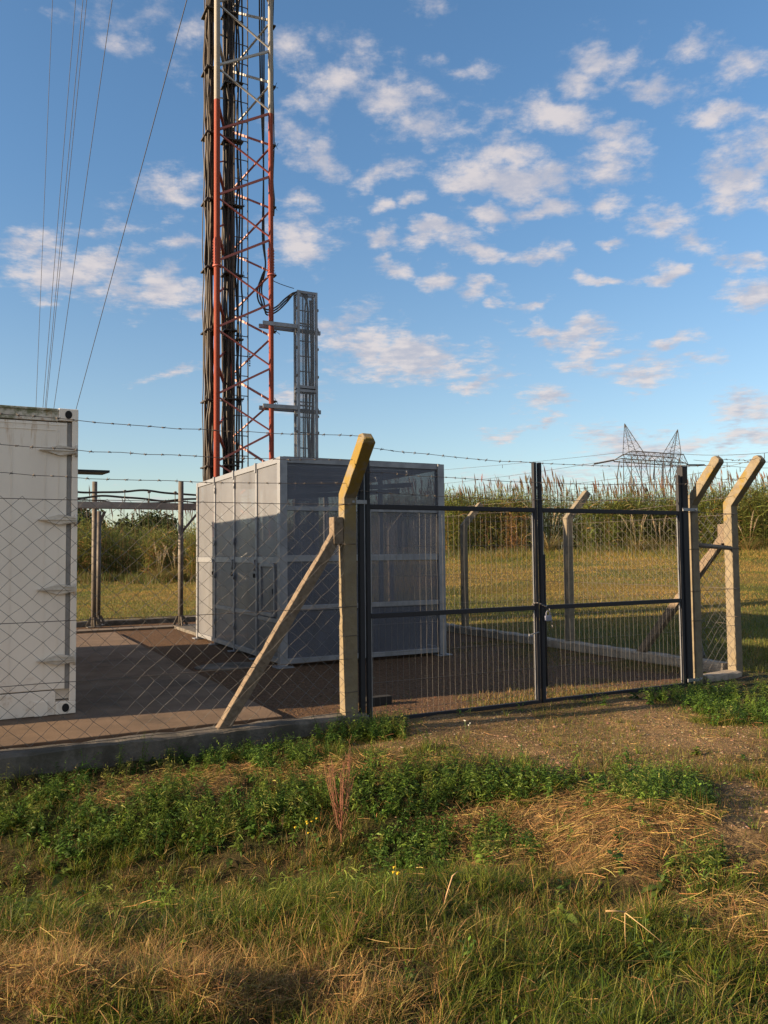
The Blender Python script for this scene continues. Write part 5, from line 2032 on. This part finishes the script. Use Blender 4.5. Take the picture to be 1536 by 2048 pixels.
dry_weed()
ks = MB()
p = on_ground(1250, 1905)
pl_ = lambda px, py, Y: at(px, py, Y) - p
Yb = p.y
ks.tube([pl_(1252, 1905, Yb), pl_(1250, 1860, Yb - .01), pl_(1250, 1824, Yb - .02)], [.0022, .002, .002], 6)
ks.tube([pl_(1250, 1824, Yb - .02), pl_(1230, 1822, Yb - .02), pl_(1212, 1822, Yb - .03)], [.0032, .0034, .0030], 6)
ks.tube([pl_(1250, 1825, Yb - .02), pl_(1285, 1852, Yb - .05), pl_(1325, 1885, Yb - .10)], [.0022, .0017, .001], 6)
tag(ks.build('bent_straw', pmat('pale_straw', (.36, .25, .12), (.28, .19, .09), 20, .7, 0, 0), None, 0, p), 'pale straw stalk folded into a sharp angle above the grass', 'straw')
tw3 = MB()
p = on_ground(888, 1830)
tw3.tube([at(884, 1832, p.y) - p, at(893, 1790, p.y) - p, at(905, 1752, p.y - .02) - p, at(916, 1742, p.y) - p], [.004, .0035, .003, .0015], 6)
tag(tw3.build('dry_twig', pmat('twig', (.42, .27, .15), (.30, .19, .10), 20, .8, 0, 0), None, 0, p), 'short brown forked twig sticking up in the middle of the grass', 'twig')


def tuft(px, py, n, h, w_, lean, cols, name, label, cat, group=None, az0=None):
    p = on_ground(px, py)
    a = rng.uniform(0, 6.283, n) if az0 is None else rng.normal(az0, .55, n)
    r_ = rng.uniform(0, .02, n)
    ccol = np.concatenate([jitcol(cols[i % len(cols)], 1, .2) for i in range(n)])
    o = blades(name, np.cos(a) * r_, np.sin(a) * r_, h * rng.uniform(.6, 1.1, n), w_ * rng.uniform(.7, 1.2, n), np.abs(rng.normal(lean, .25, n)), ccol, 'veg', 6, a, None, np.zeros(n))
    o.location = p
    tag(o, label, cat, group)


G_ = [(.095, .155, .035), (.075, .125, .028)]
tuft(1300, 1935, 16, .17, .012, .75, G_, 'broad_blade_plant', 'clump of broad green arching blades below the folded straw', 'plant')
tuft(1180, 1985, 9, .10, .016, .9, G_, 'broad_blade_plant', 'low green broad bladed plant near the bottom edge beside the dry grass', 'plant')
tuft(1420, 1835, 12, .16, .010, 1.0, G_, 'broad_blade_plant', 'green blades leaning right among straw at the right edge', 'plant', None, .3)
tuft(1400, 1775, 14, .12, .014, .7, G_, 'broad_blade_plant', 'bright green clump at the lip of the straw mound on the right', 'plant')
tuft(480, 1845, 12, .14, .006, .5, G_, 'grass_tuft', 'tall green grass tuft standing out of the dry stubble left of the twig', 'grass tuft')
tuft(925, 1830, 22, .13, .006, .55, G_, 'grass_tuft', 'dense green grass tuft just right of the brown twig', 'grass tuft')
tuft(1070, 1970, 6, .09, .02, .5, [(.16, .19, .05)], 'dock_plant', 'pair of upright yellowish green leaves in the lower grass', 'plant')


def flowers(px, py, n, spread, label, colf, hgt=.12):
    p = on_ground(px, py)
    rs = random.Random(int(px))
    t = thing('flowering_weed', label, 'flower', p)
    for i in range(n):
        st_, hd = MB(), MB()
        a, r_ = rs.uniform(0, 6.28), rs.uniform(0, spread)
        x, y = r_ * math.cos(a), r_ * math.sin(a)
        h_ = hgt * rs.uniform(.7, 1.2)
        st_.tube([(x * .3, y * .3, -.02), (x * .7, y * .7, h_ * .6), (x, y, h_)], .0012, 4)
        hd.tube([(x, y, h_ - .003), (x, y, h_ + .004)], .004, 6)
        for q in range(6):
            b = q * 1.047
            c, s = math.cos(b), math.sin(b)
            R_ = .0095
            hd.add([(x, y, h_ + .001), (x + R_ * .7 * math.cos(b - .4), y + R_ * .7 * math.sin(b - .4), h_ + .003), (x + c * R_, y + s * R_, h_ + .004), (x + R_ * .7 * math.cos(b + .4), y + R_ * .7 * math.sin(b + .4), h_ + .003)], [(0, 1, 2, 3)])
        stem = st_.build('stem', STEM, t)
        hd.build('flower_head', colf, t)


STEM = pmat('green_stem', (.08, .12, .03), (.06, .10, .03), 10, .7, 0, 0)
YEL = pmat('yellow_petal', (.75, .52, .02), (.65, .42, .02), 10, .6, 0, 0)
WHI = pmat('white_petal', (.75, .74, .68), (.65, .64, .6), 10, .6, 0, 0)
flowers(612, 1690, 6, .09, 'small yellow flowers on the ditch bank left of the dead weed', YEL)
flowers(795, 1790, 4, .05, 'few yellow flowers low in the grass right of the dead weed', YEL)
flowers(935, 1475, 4, .06, 'white flower heads at the edge of the drive in front of the gate', WHI, .14)
fy = gnd(1155, 1168, .05)
flowers(1157, 1172, 7, .10, 'bright yellow flower patch in the field beside the far fence post', YEL, .16)
